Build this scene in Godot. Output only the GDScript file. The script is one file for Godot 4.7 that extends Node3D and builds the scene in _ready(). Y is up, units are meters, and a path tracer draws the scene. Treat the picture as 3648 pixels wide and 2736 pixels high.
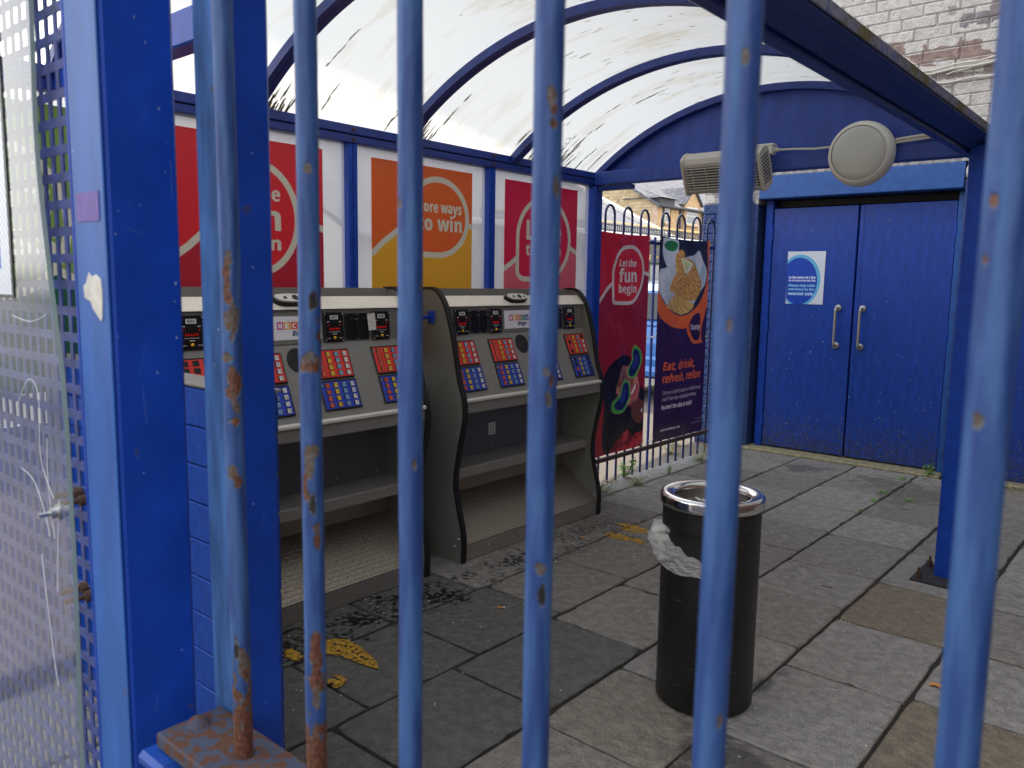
extends Node3D
# Fenced smoking shelter with bingo terminals, seen through the bars of its gate. -Z runs along the shelter, +X along the gate.

class Shape:
	var v := PackedVector3Array()
	var n := PackedVector3Array()
	var uv := PackedVector2Array()
	func tri(a: Vector3, b: Vector3, c: Vector3, na: Vector3, nb: Vector3, nc: Vector3, ua := Vector2.ZERO, ub := Vector2.ZERO, uc := Vector2.ZERO):
		var f := (b - a).cross(c - a)
		if f.dot(na + nb + nc) > 0.0:
			v.append(a); v.append(c); v.append(b); n.append(na); n.append(nc); n.append(nb); uv.append(ua); uv.append(uc); uv.append(ub)
		else:
			v.append(a); v.append(b); v.append(c); n.append(na); n.append(nb); n.append(nc); uv.append(ua); uv.append(ub); uv.append(uc)
	func flat(a: Vector3, b: Vector3, c: Vector3, out: Vector3, ua := Vector2.ZERO, ub := Vector2.ZERO, uc := Vector2.ZERO):
		var f := (b - a).cross(c - a)
		if f.length_squared() < 1e-20: return
		f = f.normalized()
		if f.dot(out) < 0.0: f = -f
		tri(a, b, c, f, f, f, ua, ub, uc)
	func quad(a: Vector3, b: Vector3, c: Vector3, d: Vector3, out: Vector3, ua := Vector2(0, 0), ub := Vector2(1, 0), uc := Vector2(1, 1), ud := Vector2(0, 1)):
		flat(a, b, c, out, ua, ub, uc)
		flat(a, c, d, out, ua, uc, ud)
	func soft(a: Vector3, b: Vector3, c: Vector3, d: Vector3, na: Vector3, nb: Vector3, nc: Vector3, nd: Vector3, ua := Vector2(0, 0), ub := Vector2(1, 0), uc := Vector2(1, 1), ud := Vector2(0, 1)):
		tri(a, b, c, na, nb, nc, ua, ub, uc)
		tri(a, c, d, na, nc, nd, ua, uc, ud)
	# box with chamfered edges
	func box(c: Vector3, s: Vector3, bev := 0.0, basis := Basis()):
		var h := s * 0.5
		bev = minf(bev, minf(h.x, minf(h.y, h.z)) * 0.9)
		var p := func(sx: float, sy: float, sz: float, ax: int) -> Vector3:
			var q := Vector3(sx * (h.x - (0.0 if ax == 0 else bev)), sy * (h.y - (0.0 if ax == 1 else bev)), sz * (h.z - (0.0 if ax == 2 else bev)))
			return c + basis * q
		for s1 in [-1.0, 1.0]:
			quad(p.call(s1, -1, -1, 0), p.call(s1, 1, -1, 0), p.call(s1, 1, 1, 0), p.call(s1, -1, 1, 0), basis.x * s1)
			quad(p.call(-1, s1, -1, 1), p.call(1, s1, -1, 1), p.call(1, s1, 1, 1), p.call(-1, s1, 1, 1), basis.y * s1)
			quad(p.call(-1, -1, s1, 2), p.call(1, -1, s1, 2), p.call(1, 1, s1, 2), p.call(-1, 1, s1, 2), basis.z * s1)
		if bev <= 0.0: return
		for s1 in [-1.0, 1.0]:
			for s2 in [-1.0, 1.0]:
				quad(p.call(s1, s2, -1, 0), p.call(s1, s2, 1, 0), p.call(s1, s2, 1, 1), p.call(s1, s2, -1, 1), basis * Vector3(s1, s2, 0))
				quad(p.call(s1, -1, s2, 0), p.call(s1, 1, s2, 0), p.call(s1, 1, s2, 2), p.call(s1, -1, s2, 2), basis * Vector3(s1, 0, s2))
				quad(p.call(-1, s1, s2, 1), p.call(1, s1, s2, 1), p.call(1, s1, s2, 2), p.call(-1, s1, s2, 2), basis * Vector3(0, s1, s2))
				for s3 in [-1.0, 1.0]:
					flat(p.call(s1, s2, s3, 0), p.call(s1, s2, s3, 1), p.call(s1, s2, s3, 2), basis * Vector3(s1, s2, s3))
	# flag: flat top, worn uneven edge, sides
	func flag(x0: float, x1: float, z0: float, z1: float, top: float, rng: RandomNumberGenerator):
		var cs := [Vector2(x0, z0), Vector2(x1, z0), Vector2(x1, z1), Vector2(x0, z1)]
		var ring := PackedVector2Array()
		for i in 4:
			var a: Vector2 = cs[i]; var b: Vector2 = cs[(i + 1) % 4]
			for k in 9:
				var q := a.lerp(b, k / 9.0)
				var inw := (Vector2((x0 + x1) / 2, (z0 + z1) / 2) - q).normalized()
				ring.append(q + inw * (absf(rng.randfn(0.0, 0.0022)) + (0.006 if k == 0 else 0.0) + (rng.randf_range(0.004, 0.012) if rng.randf() < 0.06 else 0.0)))
		var m := ring.size()
		var c := Vector3((x0 + x1) / 2, top, (z0 + z1) / 2)
		var tx := rng.randf_range(-0.004, 0.004); var tz := rng.randf_range(-0.004, 0.004)
		var pt := func(q: Vector2, ins: float, dy: float) -> Vector3:
			var e := Vector3(q.x, 0, q.y) - Vector3(c.x, 0, c.z)
			e -= e.normalized() * ins
			return Vector3(c.x + e.x, top + dy + e.x * tx + e.z * tz, c.z + e.z)
		for i in m:
			var a := ring[i]; var b := ring[(i + 1) % m]
			flat(c, pt.call(a, 0.006, 0), pt.call(b, 0.006, 0), Vector3.UP)
			quad(pt.call(a, 0.006, 0), pt.call(b, 0.006, 0), pt.call(b, 0, -0.004), pt.call(a, 0, -0.004), Vector3(a.x - c.x, 1, a.y - c.z))
			quad(pt.call(a, 0, -0.004), pt.call(b, 0, -0.004), pt.call(b, 0, -0.03), pt.call(a, 0, -0.03), Vector3(a.x - c.x, 0, a.y - c.z))
	# round bar along a path
	func tube(path: Array, r: float, sides := 10, caps := true):
		var m := path.size()
		var up := Vector3.UP
		var t0: Vector3 = (path[1] - path[0]).normalized()
		if absf(t0.dot(up)) > 0.9: up = Vector3.RIGHT
		var side := t0.cross(up).normalized()
		var rings := []
		for i in m:
			var t: Vector3 = (path[mini(i + 1, m - 1)] - path[maxi(i - 1, 0)]).normalized()
			side = (side - t * side.dot(t)).normalized()
			var o := t.cross(side)
			var ring := []
			for k in sides:
				var a := TAU * k / sides
				ring.append(side * cos(a) + o * sin(a))
			rings.append(ring)
		for i in m - 1:
			for k in sides:
				var k2 := (k + 1) % sides
				var na: Vector3 = rings[i][k]; var nb: Vector3 = rings[i][k2]; var nc: Vector3 = rings[i + 1][k2]; var nd: Vector3 = rings[i + 1][k]
				soft(path[i] + na * r, path[i] + nb * r, path[i + 1] + nc * r, path[i + 1] + nd * r, na, nb, nc, nd)
		if caps:
			for e in [0, m - 1]:
				var t: Vector3 = (path[0] - path[1]) if e == 0 else (path[m - 1] - path[m - 2])
				for k in sides:
					flat(path[e], path[e] + rings[e][k] * r, path[e] + rings[e][(k + 1) % sides] * r, t)
	# profile (x,y points) carried along a straight line; points run round the profile
	func extrude(prof: PackedVector2Array, f: Callable, t0: float, t1: float, caps := true):
		var m := prof.size()
		var mid := Vector2.ZERO
		for q in prof: mid += q / m
		var ccw := 0.0
		for i in m: ccw += prof[i].cross(prof[(i + 1) % m])
		for i in m:
			var a := prof[i]; var b := prof[(i + 1) % m]
			var d := (b - a)
			var o := Vector2(d.y, -d.x) * signf(ccw)
			var p0: Vector3 = f.call(a, t0)
			var out: Vector3 = f.call(a + o, t0) - p0
			quad(p0, f.call(b, t0), f.call(b, t1), f.call(a, t1), out, Vector2(0, 0), Vector2(1, 0), Vector2(1, 1), Vector2(0, 1))
		if caps:
			var ids := Geometry2D.triangulate_polygon(prof)
			for e in [t0, t1]:
				var out: Vector3 = f.call(mid, e) - f.call(mid, t1 if e == t0 else t0)
				for i in range(0, ids.size(), 3):
					flat(f.call(prof[ids[i]], e), f.call(prof[ids[i + 1]], e), f.call(prof[ids[i + 2]], e), out)
	# turned shape: profile of (radius, height), round axis
	func lathe(prof: PackedVector2Array, at: Vector3, basis := Basis(), sides := 32, a0 := 0.0, a1 := TAU):
		var ns := PackedVector2Array()
		for i in prof.size() - 1:
			var dd := (prof[i + 1] - prof[i]).normalized()
			ns.append(Vector2(dd.y, -dd.x))
		for i in prof.size() - 1:
			var p := prof[i]; var q := prof[i + 1]
			var no := ns[i]; var nq := ns[i]
			if i > 0 and ns[i - 1].dot(ns[i]) > 0.6: no = (ns[i - 1] + ns[i]).normalized()
			if i < ns.size() - 1 and ns[i + 1].dot(ns[i]) > 0.6: nq = (ns[i + 1] + ns[i]).normalized()
			for k in sides:
				var x := a0 + (a1 - a0) * k / sides; var y := a0 + (a1 - a0) * (k + 1) / sides
				var e := basis * Vector3(cos(x), 0, sin(x)); var g := basis * Vector3(cos(y), 0, sin(y))
				var u := basis.y
				soft(at + e * p.x + u * p.y, at + g * p.x + u * p.y, at + g * q.x + u * q.y, at + e * q.x + u * q.y, e * no.x + u * no.y, g * no.x + u * no.y, g * nq.x + u * nq.y, e * nq.x + u * nq.y, Vector2(x / TAU, 0), Vector2(y / TAU, 0), Vector2(y / TAU, 1), Vector2(x / TAU, 1))
	func mesh() -> ArrayMesh:
		var a := []
		a.resize(Mesh.ARRAY_MAX)
		a[Mesh.ARRAY_VERTEX] = v; a[Mesh.ARRAY_NORMAL] = n; a[Mesh.ARRAY_TEX_UV] = uv
		var m := ArrayMesh.new()
		m.add_surface_from_arrays(Mesh.PRIMITIVE_TRIANGLES, a)
		return m

var M := {}
var T := {}
var rng := RandomNumberGenerator.new()
var taken := {}

func numbered(called: String) -> String:
	if not taken.has(called):
		taken[called] = 0
		return called
	taken[called] += 1
	return "%s_%03d" % [called, taken[called]]

func put(g: Shape, called: String, m: Material, parent: Node = self, at := Vector3.ZERO) -> MeshInstance3D:
	return inst(g.mesh(), called, m, parent, at)

func inst(me: Mesh, called: String, m: Material, parent: Node = self, at := Vector3.ZERO) -> MeshInstance3D:
	var o := MeshInstance3D.new()
	o.name = numbered(called) if parent == self else called
	o.mesh = me
	o.material_override = m
	o.position = at
	parent.add_child(o, true)
	return o

func thing(called: String, at: Vector3, label: String, category: String, group := "") -> Node3D:
	var o := Node3D.new()
	o.name = numbered(called)
	add_child(o, true)
	o.position = at
	tag(o, label, category, group)
	return o

func tag(o: Node, label: String, category: String, group := "", kind := ""):
	o.set_meta("label", label); o.set_meta("category", category)
	if group: o.set_meta("group", group)
	if kind: o.set_meta("kind", kind)

func structure(o: Node) -> Node:
	o.set_meta("kind", "structure")
	return o

func group_node(called: String, at := Vector3.ZERO) -> Node3D:
	var o := Node3D.new()
	o.name = numbered(called); add_child(o, true); o.position = at
	return o

func lin(r: float, g: float, b: float) -> Color:
	return Color(r, g, b).linear_to_srgb()

func rgb(r: int, g: int, b: int) -> Color:
	return Color(r / 255.0, g / 255.0, b / 255.0)

func noise_tex(freq: float, lo: float, hi: float, sd: int, oct := 4, size := 512, kind := FastNoiseLite.TYPE_SIMPLEX_SMOOTH) -> Texture2D:
	var no := FastNoiseLite.new()
	no.seed = sd; no.frequency = freq; no.fractal_octaves = oct; no.noise_type = kind
	var im := no.get_seamless_image(size, size)
	im.convert(Image.FORMAT_RGB8)
	var d := im.get_data()
	for i in d.size(): d[i] = int(clampf(lerpf(lo, hi, d[i] / 255.0), 0.0, 1.0) * 255.0)
	return ImageTexture.create_from_image(Image.create_from_data(size, size, false, Image.FORMAT_RGB8, d))

# material: base colour, roughness and the options in o
func mat(called: String, c: Color, rough: float, o := {}) -> StandardMaterial3D:
	var m := StandardMaterial3D.new()
	m.resource_name = called
	m.albedo_color = c
	m.roughness = rough
	m.metallic = o.get("metal", 0.0)
	m.metallic_specular = o.get("spec", 0.5)
	if o.has("tex"):
		m.albedo_texture = o.tex
	if o.has("scale"):
		m.uv1_triplanar = true; m.uv1_world_triplanar = true; m.uv1_triplanar_sharpness = 4.0
		m.uv1_scale = o.scale if o.scale is Vector3 else Vector3.ONE * float(o.scale)
	if o.has("bump"):
		m.heightmap_enabled = true; m.heightmap_texture = o.bump; m.heightmap_scale = o.get("relief", 0.2)
	if o.has("coat"):
		m.clearcoat_enabled = true; m.clearcoat = o.coat; m.clearcoat_roughness = o.get("coat_rough", 0.1)
	if o.has("back"):
		m.backlight_enabled = true; m.backlight = o.back
	if o.has("over"):
		m.detail_enabled = true; m.detail_albedo = o.over; m.detail_blend_mode = BaseMaterial3D.BLEND_MODE_MIX
		m.detail_uv_layer = BaseMaterial3D.DETAIL_UV_2
		m.uv2_triplanar = true; m.uv2_world_triplanar = true; m.uv2_triplanar_sharpness = 8.0
		m.uv2_scale = o.over_scale; m.uv2_offset = o.over_offset
	if o.has("glow"):
		m.emission_enabled = true; m.emission = o.glow; m.emission_energy_multiplier = o.get("energy", 1.0)
	M[called] = m
	return m

# ---- drawing of flat print into pictures
func poly(im: Image, pts: PackedVector2Array, col: Color):
	var lo := 1e9; var hi := -1e9
	for p in pts:
		lo = minf(lo, p.y); hi = maxf(hi, p.y)
	var m := pts.size()
	for y in range(maxi(0, int(lo)), mini(im.get_height(), int(hi) + 1)):
		var yc := y + 0.5
		var xs := PackedFloat32Array()
		for i in m:
			var a := pts[i]; var b := pts[(i + 1) % m]
			if (a.y <= yc) != (b.y <= yc): xs.append(a.x + (yc - a.y) / (b.y - a.y) * (b.x - a.x))
		xs.sort()
		for i in range(0, xs.size() - 1, 2):
			var x0 := int(round(xs[i])); var x1 := int(round(xs[i + 1]))
			if x1 > x0: im.fill_rect(Rect2i(x0, y, x1 - x0, 1), col)

# flat list of u,v pairs, 0 to 1, into picture pixels
func uvs(im: Image, l: Array) -> PackedVector2Array:
	var r := PackedVector2Array()
	for i in range(0, l.size(), 2): r.append(Vector2(l[i] * im.get_width(), l[i + 1] * im.get_height()))
	return r

func blob(im: Image, c: Vector2, rx: float, ry: float, col: Color, wob := 0.0, parts := 40):
	var p := PackedVector2Array()
	for k in parts:
		var a := TAU * k / parts
		var w := 1.0 + rng.randf_range(-wob, wob)
		p.append(c + Vector2(cos(a) * rx, sin(a) * ry) * w)
	poly(im, p, col)

func stroke(im: Image, pts: PackedVector2Array, w: float, col: Color, closed := false):
	var m := pts.size()
	for i in (m if closed else m - 1):
		var a := pts[i]; var b := pts[(i + 1) % m]
		var s := (b - a).orthogonal().normalized() * w * 0.5
		poly(im, PackedVector2Array([a + s, b + s, b - s, a - s]), col)
		blob(im, a, w * 0.5, w * 0.5, col, 0.0, 14)
	if not closed: blob(im, pts[m - 1], w * 0.5, w * 0.5, col, 0.0, 14)

func smooth(p: PackedVector2Array, closed := true, per := 6) -> PackedVector2Array:
	var r := PackedVector2Array()
	var m := p.size()
	for i in (m if closed else m - 1):
		var a := p[posmod(i - 1, m)] if closed else p[maxi(i - 1, 0)]
		var b := p[i]; var c := p[(i + 1) % m]
		var d := p[(i + 2) % m] if closed else p[mini(i + 2, m - 1)]
		for k in per: r.append(b.cubic_interpolate(c, a, d, float(k) / per))
	if not closed: r.append(p[m - 1])
	return r

# words drawn to fill a rectangle of the picture
func words(im: Image, s: String, x0: float, y0: float, x1: float, y1: float, col: Color, bold := true, skew := 0.0, serif := false):
	var tm := TextMesh.new()
	var f := SystemFont.new()
	f.font_names = PackedStringArray(["Droid Serif" if serif else "Droid Sans"])
	f.font_weight = 700 if bold else 400
	tm.font = f; tm.font_size = 64; tm.pixel_size = 1.0; tm.depth = 0.0; tm.curve_step = 4.0; tm.text = s
	var a := tm.get_mesh_arrays()
	var vs: PackedVector3Array = a[Mesh.ARRAY_VERTEX]
	if vs.is_empty(): return
	var ids: PackedInt32Array = a[Mesh.ARRAY_INDEX] if a[Mesh.ARRAY_INDEX] != null else PackedInt32Array(range(vs.size()))
	var lo := Vector2(1e9, 1e9); var hi := -lo
	var q := PackedVector2Array()
	for p in vs:
		var e := Vector2(p.x + p.y * skew, -p.y)
		q.append(e); lo = lo.min(e); hi = hi.max(e)
	var k := Vector2(x1 - x0, y1 - y0) / (hi - lo)
	for i in q.size(): q[i] = Vector2(x0, y0) + (q[i] - lo) * k
	# heavy lettering: the same outline laid a little to each side
	var fat := (y1 - y0) * 0.022 if bold and y1 - y0 > 24.0 else 0.0
	for o in ([Vector2(-fat, 0), Vector2(fat, 0), Vector2(0, fat * 0.6), Vector2(0, -fat * 0.6)] if fat > 0.0 else [Vector2.ZERO]):
		for i in range(0, ids.size(), 3): poly(im, PackedVector2Array([q[ids[i]] + o, q[ids[i + 1]] + o, q[ids[i + 2]] + o]), col)

func picture(w: int, h: int, c: Color) -> Image:
	var im := Image.create_empty(w, h, false, Image.FORMAT_RGBA8)
	im.fill(c)
	return im

func texture(im: Image, half := true) -> Texture2D:
	if half: im.resize(im.get_width() / 2, im.get_height() / 2, Image.INTERPOLATE_BILINEAR)
	return ImageTexture.create_from_image(im)

func _ready():
	rng.seed = 7
	var cam := Camera3D.new()
	cam.name = "camera"
	add_child(cam)
	cam.position = Vector3(0, 1.36, 0)
	cam.basis = Basis.from_euler(Vector3(deg_to_rad(-7.268), deg_to_rad(40.523), deg_to_rad(0.897)))
	var lens := CameraAttributesPhysical.new()
	lens.frustum_focal_length = 25.07
	lens.frustum_focus_distance = 4.2
	lens.exposure_aperture = 9.0
	lens.frustum_near = 0.05
	lens.frustum_far = 600.0
	cam.attributes = lens
	cam.fov = 51.164; cam.near = 0.05; cam.far = 600.0
	cam.current = true
	var sky_m := ProceduralSkyMaterial.new()
	sky_m.sky_top_color = rgb(200, 208, 220)
	sky_m.sky_horizon_color = rgb(240, 238, 233)
	sky_m.sky_curve = 0.3
	sky_m.ground_bottom_color = rgb(120, 116, 110)
	sky_m.ground_horizon_color = rgb(200, 203, 206)
	sky_m.energy_multiplier = 1.15
	var cloud_noise := FastNoiseLite.new()
	cloud_noise.seed = 5; cloud_noise.frequency = 0.012; cloud_noise.fractal_octaves = 5
	var ci := cloud_noise.get_seamless_image(512, 256)
	var cover := Image.create_empty(512, 256, false, Image.FORMAT_RGBA8)
	for y in 256:
		for x in 512:
			var a := smoothstep(0.4, 0.75, ci.get_pixel(x, y).r)
			cover.set_pixel(x, y, Color(1, 1, 1, a * 0.75))
	sky_m.sky_cover = ImageTexture.create_from_image(cover)
	sky_m.sky_cover_modulate = Color(0.82, 0.82, 0.82, 1)
	var sky := Sky.new()
	sky.sky_material = sky_m
	var env := Environment.new()
	env.background_mode = Environment.BG_SKY
	env.sky = sky
	env.tonemap_mode = Environment.TONE_MAPPER_LINEAR
	env.tonemap_exposure = 2.4
	env.sdfgi_enabled = true; env.ssao_enabled = true; env.ssil_enabled = true
	var we := WorldEnvironment.new()
	we.name = "environment"; we.environment = env
	add_child(we)
	var sun := DirectionalLight3D.new()
	sun.name = "sun"
	sun.light_color = Color(1.0, 0.95, 0.87)
	sun.light_energy = 0.65
	sun.light_angular_distance = 1.0
	sun.shadow_enabled = true
	add_child(sun)
	# high, from behind the club building, a little from the street side
	sun.basis = Basis.looking_at(Vector3(0.08, -0.80, 0.60).normalized(), Vector3.UP)

	make_textures()
	make_materials()
	ground()
	club_building()
	shelter()
	tile_wall()
	fence()
	street()
	gate()
	side_screen()
	terminal(-1.31, true)
	terminal(-2.70, false)
	posters()
	banners()
	doors()
	lamp_and_heater()
	litter_bin()
	small_things()

func two_noise(f0: float, f1: float, lo: float, hi: float, sd: int) -> Texture2D:
	var no := FastNoiseLite.new()
	no.seed = sd; no.frequency = f0; no.fractal_octaves = 5
	var a := no.get_seamless_image(1024, 1024)
	no.seed = sd + 50; no.frequency = f1; no.fractal_octaves = 3
	var b := no.get_seamless_image(1024, 1024)
	a.convert(Image.FORMAT_L8); b.convert(Image.FORMAT_L8)
	var da := a.get_data(); var db := b.get_data()
	for i in da.size(): da[i] = int(clampf(lerpf(lo, hi, (da[i] * 0.35 + db[i] * 0.65) / 255.0), 0.0, 1.0) * 255.0)
	return ImageTexture.create_from_image(Image.create_from_data(1024, 1024, false, Image.FORMAT_L8, da))

func make_textures():
	T.grain = noise_tex(0.12, 0.7, 1.0, 1, 4)
	T.mottle = noise_tex(0.012, 0.62, 1.0, 2, 6)
	T.soft = noise_tex(0.012, 0.84, 1.0, 12, 5)
	T.slab = two_noise(0.012, 0.11, 0.48, 1.0, 3)
	T.even = noise_tex(0.02, 0.95, 1.0, 13, 4)
	T.bump_fine = noise_tex(0.10, 0.0, 1.0, 4, 5)
	T.bump_slab = noise_tex(0.03, 0.0, 1.0, 5, 7)
	T.bump_paint = noise_tex(0.05, 0.0, 1.0, 6, 6)
	T.asphalt = noise_tex(0.25, 0.55, 1.0, 8, 3)
	# rust over paint
	var no := FastNoiseLite.new()
	no.seed = 31; no.frequency = 0.012; no.fractal_octaves = 5
	var a := no.get_seamless_image(512, 512)
	no.seed = 77; no.frequency = 0.06
	var b := no.get_seamless_image(512, 512)
	var rust := Image.create_empty(512, 512, false, Image.FORMAT_RGB8)
	var moss := Image.create_empty(512, 512, false, Image.FORMAT_RGB8)
	for y in 512:
		for x in 512:
			var p := a.get_pixel(x, y).r
			var q := b.get_pixel(x, y).r
			var k := smoothstep(0.50, 0.56, p * 0.75 + q * 0.3)
			var paint := Color(0.27, 0.32, 0.43).lerp(Color(0.36, 0.39, 0.46), q)
			var r := Color(0.36, 0.20, 0.13).lerp(Color(0.52, 0.34, 0.21), q)
			rust.set_pixel(x, y, paint.lerp(r, k))
			var w := Color(0.50, 0.52, 0.60).lerp(Color(0.36, 0.40, 0.62), smoothstep(0.4, 0.7, q))
			moss.set_pixel(x, y, w.lerp(Color(0.36, 0.35, 0.26).lerp(Color(0.44, 0.42, 0.20), q), smoothstep(0.38, 0.7, p * 0.7 + q * 0.35)))
	T.rust = ImageTexture.create_from_image(rust)
	T.moss = ImageTexture.create_from_image(moss)
	# tread plate: raised bars set crosswise
	var tread := Image.create_empty(128, 128, false, Image.FORMAT_RGB8)
	tread.fill(Color(0.25, 0.25, 0.25))
	for j in 4:
		for i in 4:
			var c := Vector2(i * 32 + 16, j * 32 + 16)
			var d := Vector2(1, 0.55).normalized() if (i + j) % 2 == 0 else Vector2(1, -0.55).normalized()
			var s := d.orthogonal()
			for y in range(j * 32, j * 32 + 32):
				for x in range(i * 32, i * 32 + 32):
					var e := Vector2(x + 0.5, y + 0.5) - c
					var h := 1.0 - sqrt(pow(e.dot(d) / 14.0, 2) + pow(e.dot(s) / 5.0, 2))
					if h > 0.0: tread.set_pixel(x, y, Color(1, 1, 1) * clampf(0.3 + h * 1.6, 0, 1))
	T.tread = ImageTexture.create_from_image(tread)
	# chips and scuffs in paint, 1 m square
	var sc := Image.create_empty(1024, 1024, false, Image.FORMAT_RGBA8)
	sc.fill(Color(0.5, 0.55, 0.7, 0))
	for k in 150:
		var q := Vector2(rng.randf(), rng.randf()) * 1024.0
		blob(sc, q, rng.randf_range(0.5, 1.6), rng.randf_range(0.5, 1.8), Color(0.66, 0.70, 0.80, rng.randf_range(0.3, 1.0)), 0.5, 7)
	for k in 70:
		var q := Vector2(rng.randf(), rng.randf()) * 1024.0
		stroke(sc, PackedVector2Array([q, q + Vector2(rng.randfn(0, 8), rng.randfn(0, 26))]), 1.0, Color(0.25, 0.36, 0.66, rng.randf_range(0.2, 0.6)))
	for k in 16:
		var q := Vector2(rng.randf(), rng.randf()) * 1024.0
		blob(sc, q, rng.randf_range(1.5, 5), rng.randf_range(2, 8), Color(0.30, 0.25, 0.24, 0.5), 0.5, 12)
	T.scuffs = ImageTexture.create_from_image(sc)
	sc = Image.create_empty(1024, 1024, false, Image.FORMAT_RGBA8)
	sc.fill(Color(0.6, 0.6, 0.6, 0))
	for k in 60:
		var q := Vector2(rng.randf(), rng.randf()) * 1024.0
		stroke(sc, PackedVector2Array([q, q + Vector2(rng.randfn(0, 16), rng.randfn(0, 16))]), rng.randf_range(0.8, 2.0), Color(0.72, 0.71, 0.68, rng.randf_range(0.15, 0.6)))
	for k in 90:
		blob(sc, Vector2(rng.randf(), rng.randf()) * 1024.0, rng.randf_range(0.5, 1.8), rng.randf_range(0.5, 1.8), Color(0.66, 0.65, 0.62, rng.randf_range(0.3, 0.9)), 0.5, 7)
	T.scuffs_grey = ImageTexture.create_from_image(sc)
	# dirt, algae and wet patches on the paving, 8 m square, 4 mm a pixel
	var st := Image.create_empty(2048, 2048, false, Image.FORMAT_RGBA8)
	st.fill(Color(0.1, 0.1, 0.1, 0))
	var spots := [[-2.50, -1.55, 0.17, 0.32, 0.95, 0], [-2.47, -1.98, 0.15, 0.30, 1.0, 0], [-2.42, -2.36, 0.13, 0.22, 1.0, 0], 
		[-2.46, -2.93, 0.09, 0.26, 0.8, 2], [-2.47, -3.45, 0.10, 0.3, 0.65, 2], [-2.35, -3.2, 0.06, 0.7, 0.5, 0], [-2.15, -5.92, 0.14, 0.16, 0.5, 1], [-0.93, -2.06, 0.16, 0.12, 0.55, 1], [-1.02, -2.55, 0.03, 0.14, 0.6, 1], [-2.4, -3.75, 0.2, 0.16, 0.4, 0], [-1.6, -5.9, 0.16, 0.2, 0.35, 3], [-1.35, -5.7, 0.25, 0.35, 0.3, 3], [-2.86, -5.0, 0.10, 0.6, 0.35, 2]]
	no.seed = 9; no.frequency = 0.02; no.fractal_octaves = 5
	var fine := FastNoiseLite.new()
	fine.seed = 10; fine.frequency = 0.11; fine.fractal_octaves = 3
	var tones := [Color(0.07, 0.07, 0.07), Color(0.15, 0.15, 0.145), Color(0.10, 0.08, 0.06), Color(0.16, 0.16, 0.07)]
	for s in spots:
		var cx: float = (s[0] / 8.0 + 0.5) * 2048.0
		var cz: float = (s[1] / 8.0 + 1.0) * 2048.0
		var rx: float = s[2] * 256.0
		var rz: float = s[3] * 256.0
		var tone: Color = tones[s[5]]
		for y in range(int(cz - rz * 1.6), int(cz + rz * 1.6)):
			if y < 0 or y > 2047: continue
			for x in range(int(cx - rx * 1.6), int(cx + rx * 1.6)):
				var d := Vector2((x - cx) / rx, (y - cz) / rz).length()
				if d > 1.6: continue
				var w := 1.25 - d + no.get_noise_2d(x, y) * 1.3
				var al := clampf(w * 1.6, 0.0, 1.0) * float(s[4])
				if s[5] == 0 or s[5] == 2: al *= smoothstep(-0.16, 0.16, fine.get_noise_2d(x, y) + (w - 0.75) * 0.4)
				if al > 0.02:
					var old := st.get_pixel(x, y)
					if al > old.a: st.set_pixel(x, y, Color(tone.r, tone.g, tone.b, al))
	T.stain = ImageTexture.create_from_image(st)
	# places where the white paint has come off the brickwork, 4 m square
	var pe := Image.create_empty(1024, 1024, false, Image.FORMAT_RGBA8)
	pe.fill(Color(0.5, 0.47, 0.45, 0))
	var bare := [
		[rgb(130, 122, 128), [-1.258, 3.315, -1.098, 3.281, -1.081, 3.07, -1.18, 3.088, -1.207, 3.16, -1.266, 3.135, -1.329, 3.14, -1.387, 3.157, -1.407, 3.124, -1.45, 3.144, -1.453, 3.194, -1.438, 3.222, -1.268, 3.22]],
		[rgb(148, 126, 120), [-1.961, 3.126, -1.799, 3.105, -1.792, 3.019, -1.76, 3.001, -1.679, 3.007, -1.666, 3.082, -1.625, 3.017, -1.554, 3.037, -1.458, 3.027, -1.433, 3.079, -1.419, 3.045, -1.304, 3.038, -1.299, 2.981, -1.223, 2.938, -1.067, 2.9, -1.248, 2.899, -1.45, 2.919, -1.571, 2.951, -1.601, 2.943, -1.58, 2.902, -1.691, 2.919, -1.772, 2.996]],
		[rgb(136, 126, 126), [-1.658, 2.888, -1.601, 2.86, -1.47, 2.872, -1.384, 2.828, -1.282, 2.831, -1.274, 2.873, -1.075, 2.866, -1.07, 2.805, -1.383, 2.809, -1.56, 2.803]],
		[rgb(150, 145, 140), [-1.526, 3.295, -1.478, 3.286, -1.469, 3.247, -1.497, 3.228, -1.524, 3.233]], [rgb(140, 134, 134), [-1.509, 2.764, -1.439, 2.773, -1.465, 2.739, -1.502, 2.743]]]
	for e in bare:
		var l: Array = e[1]
		var px := PackedVector2Array()
		for i in range(0, l.size(), 2):
			var q := Vector2(l[i], l[i + 1]); var w := Vector2(l[(i + 2) % l.size()], l[(i + 3) % l.size()])
			for k in 5:
				var r := q.lerp(w, k / 5.0) + Vector2(rng.randf_range(-0.008, 0.008), rng.randf_range(-0.006, 0.006))
				px.append(Vector2((r.x / 4.0 + 1.0) * 1024.0, (1.0 - r.y / 4.0) * 1024.0))
		poly(pe, px, e[0])
	for k in 26:
		var c := Vector2(rng.randf_range(-2.4, -1.1), rng.randf_range(2.3, 3.6))
		blob(pe, Vector2((c.x / 4.0 + 1.0) * 1024.0, (1.0 - c.y / 4.0) * 1024.0), rng.randf_range(0.6, 3), rng.randf_range(0.5, 2), rgb(130, 124, 122), 0.5, 10)
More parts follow.
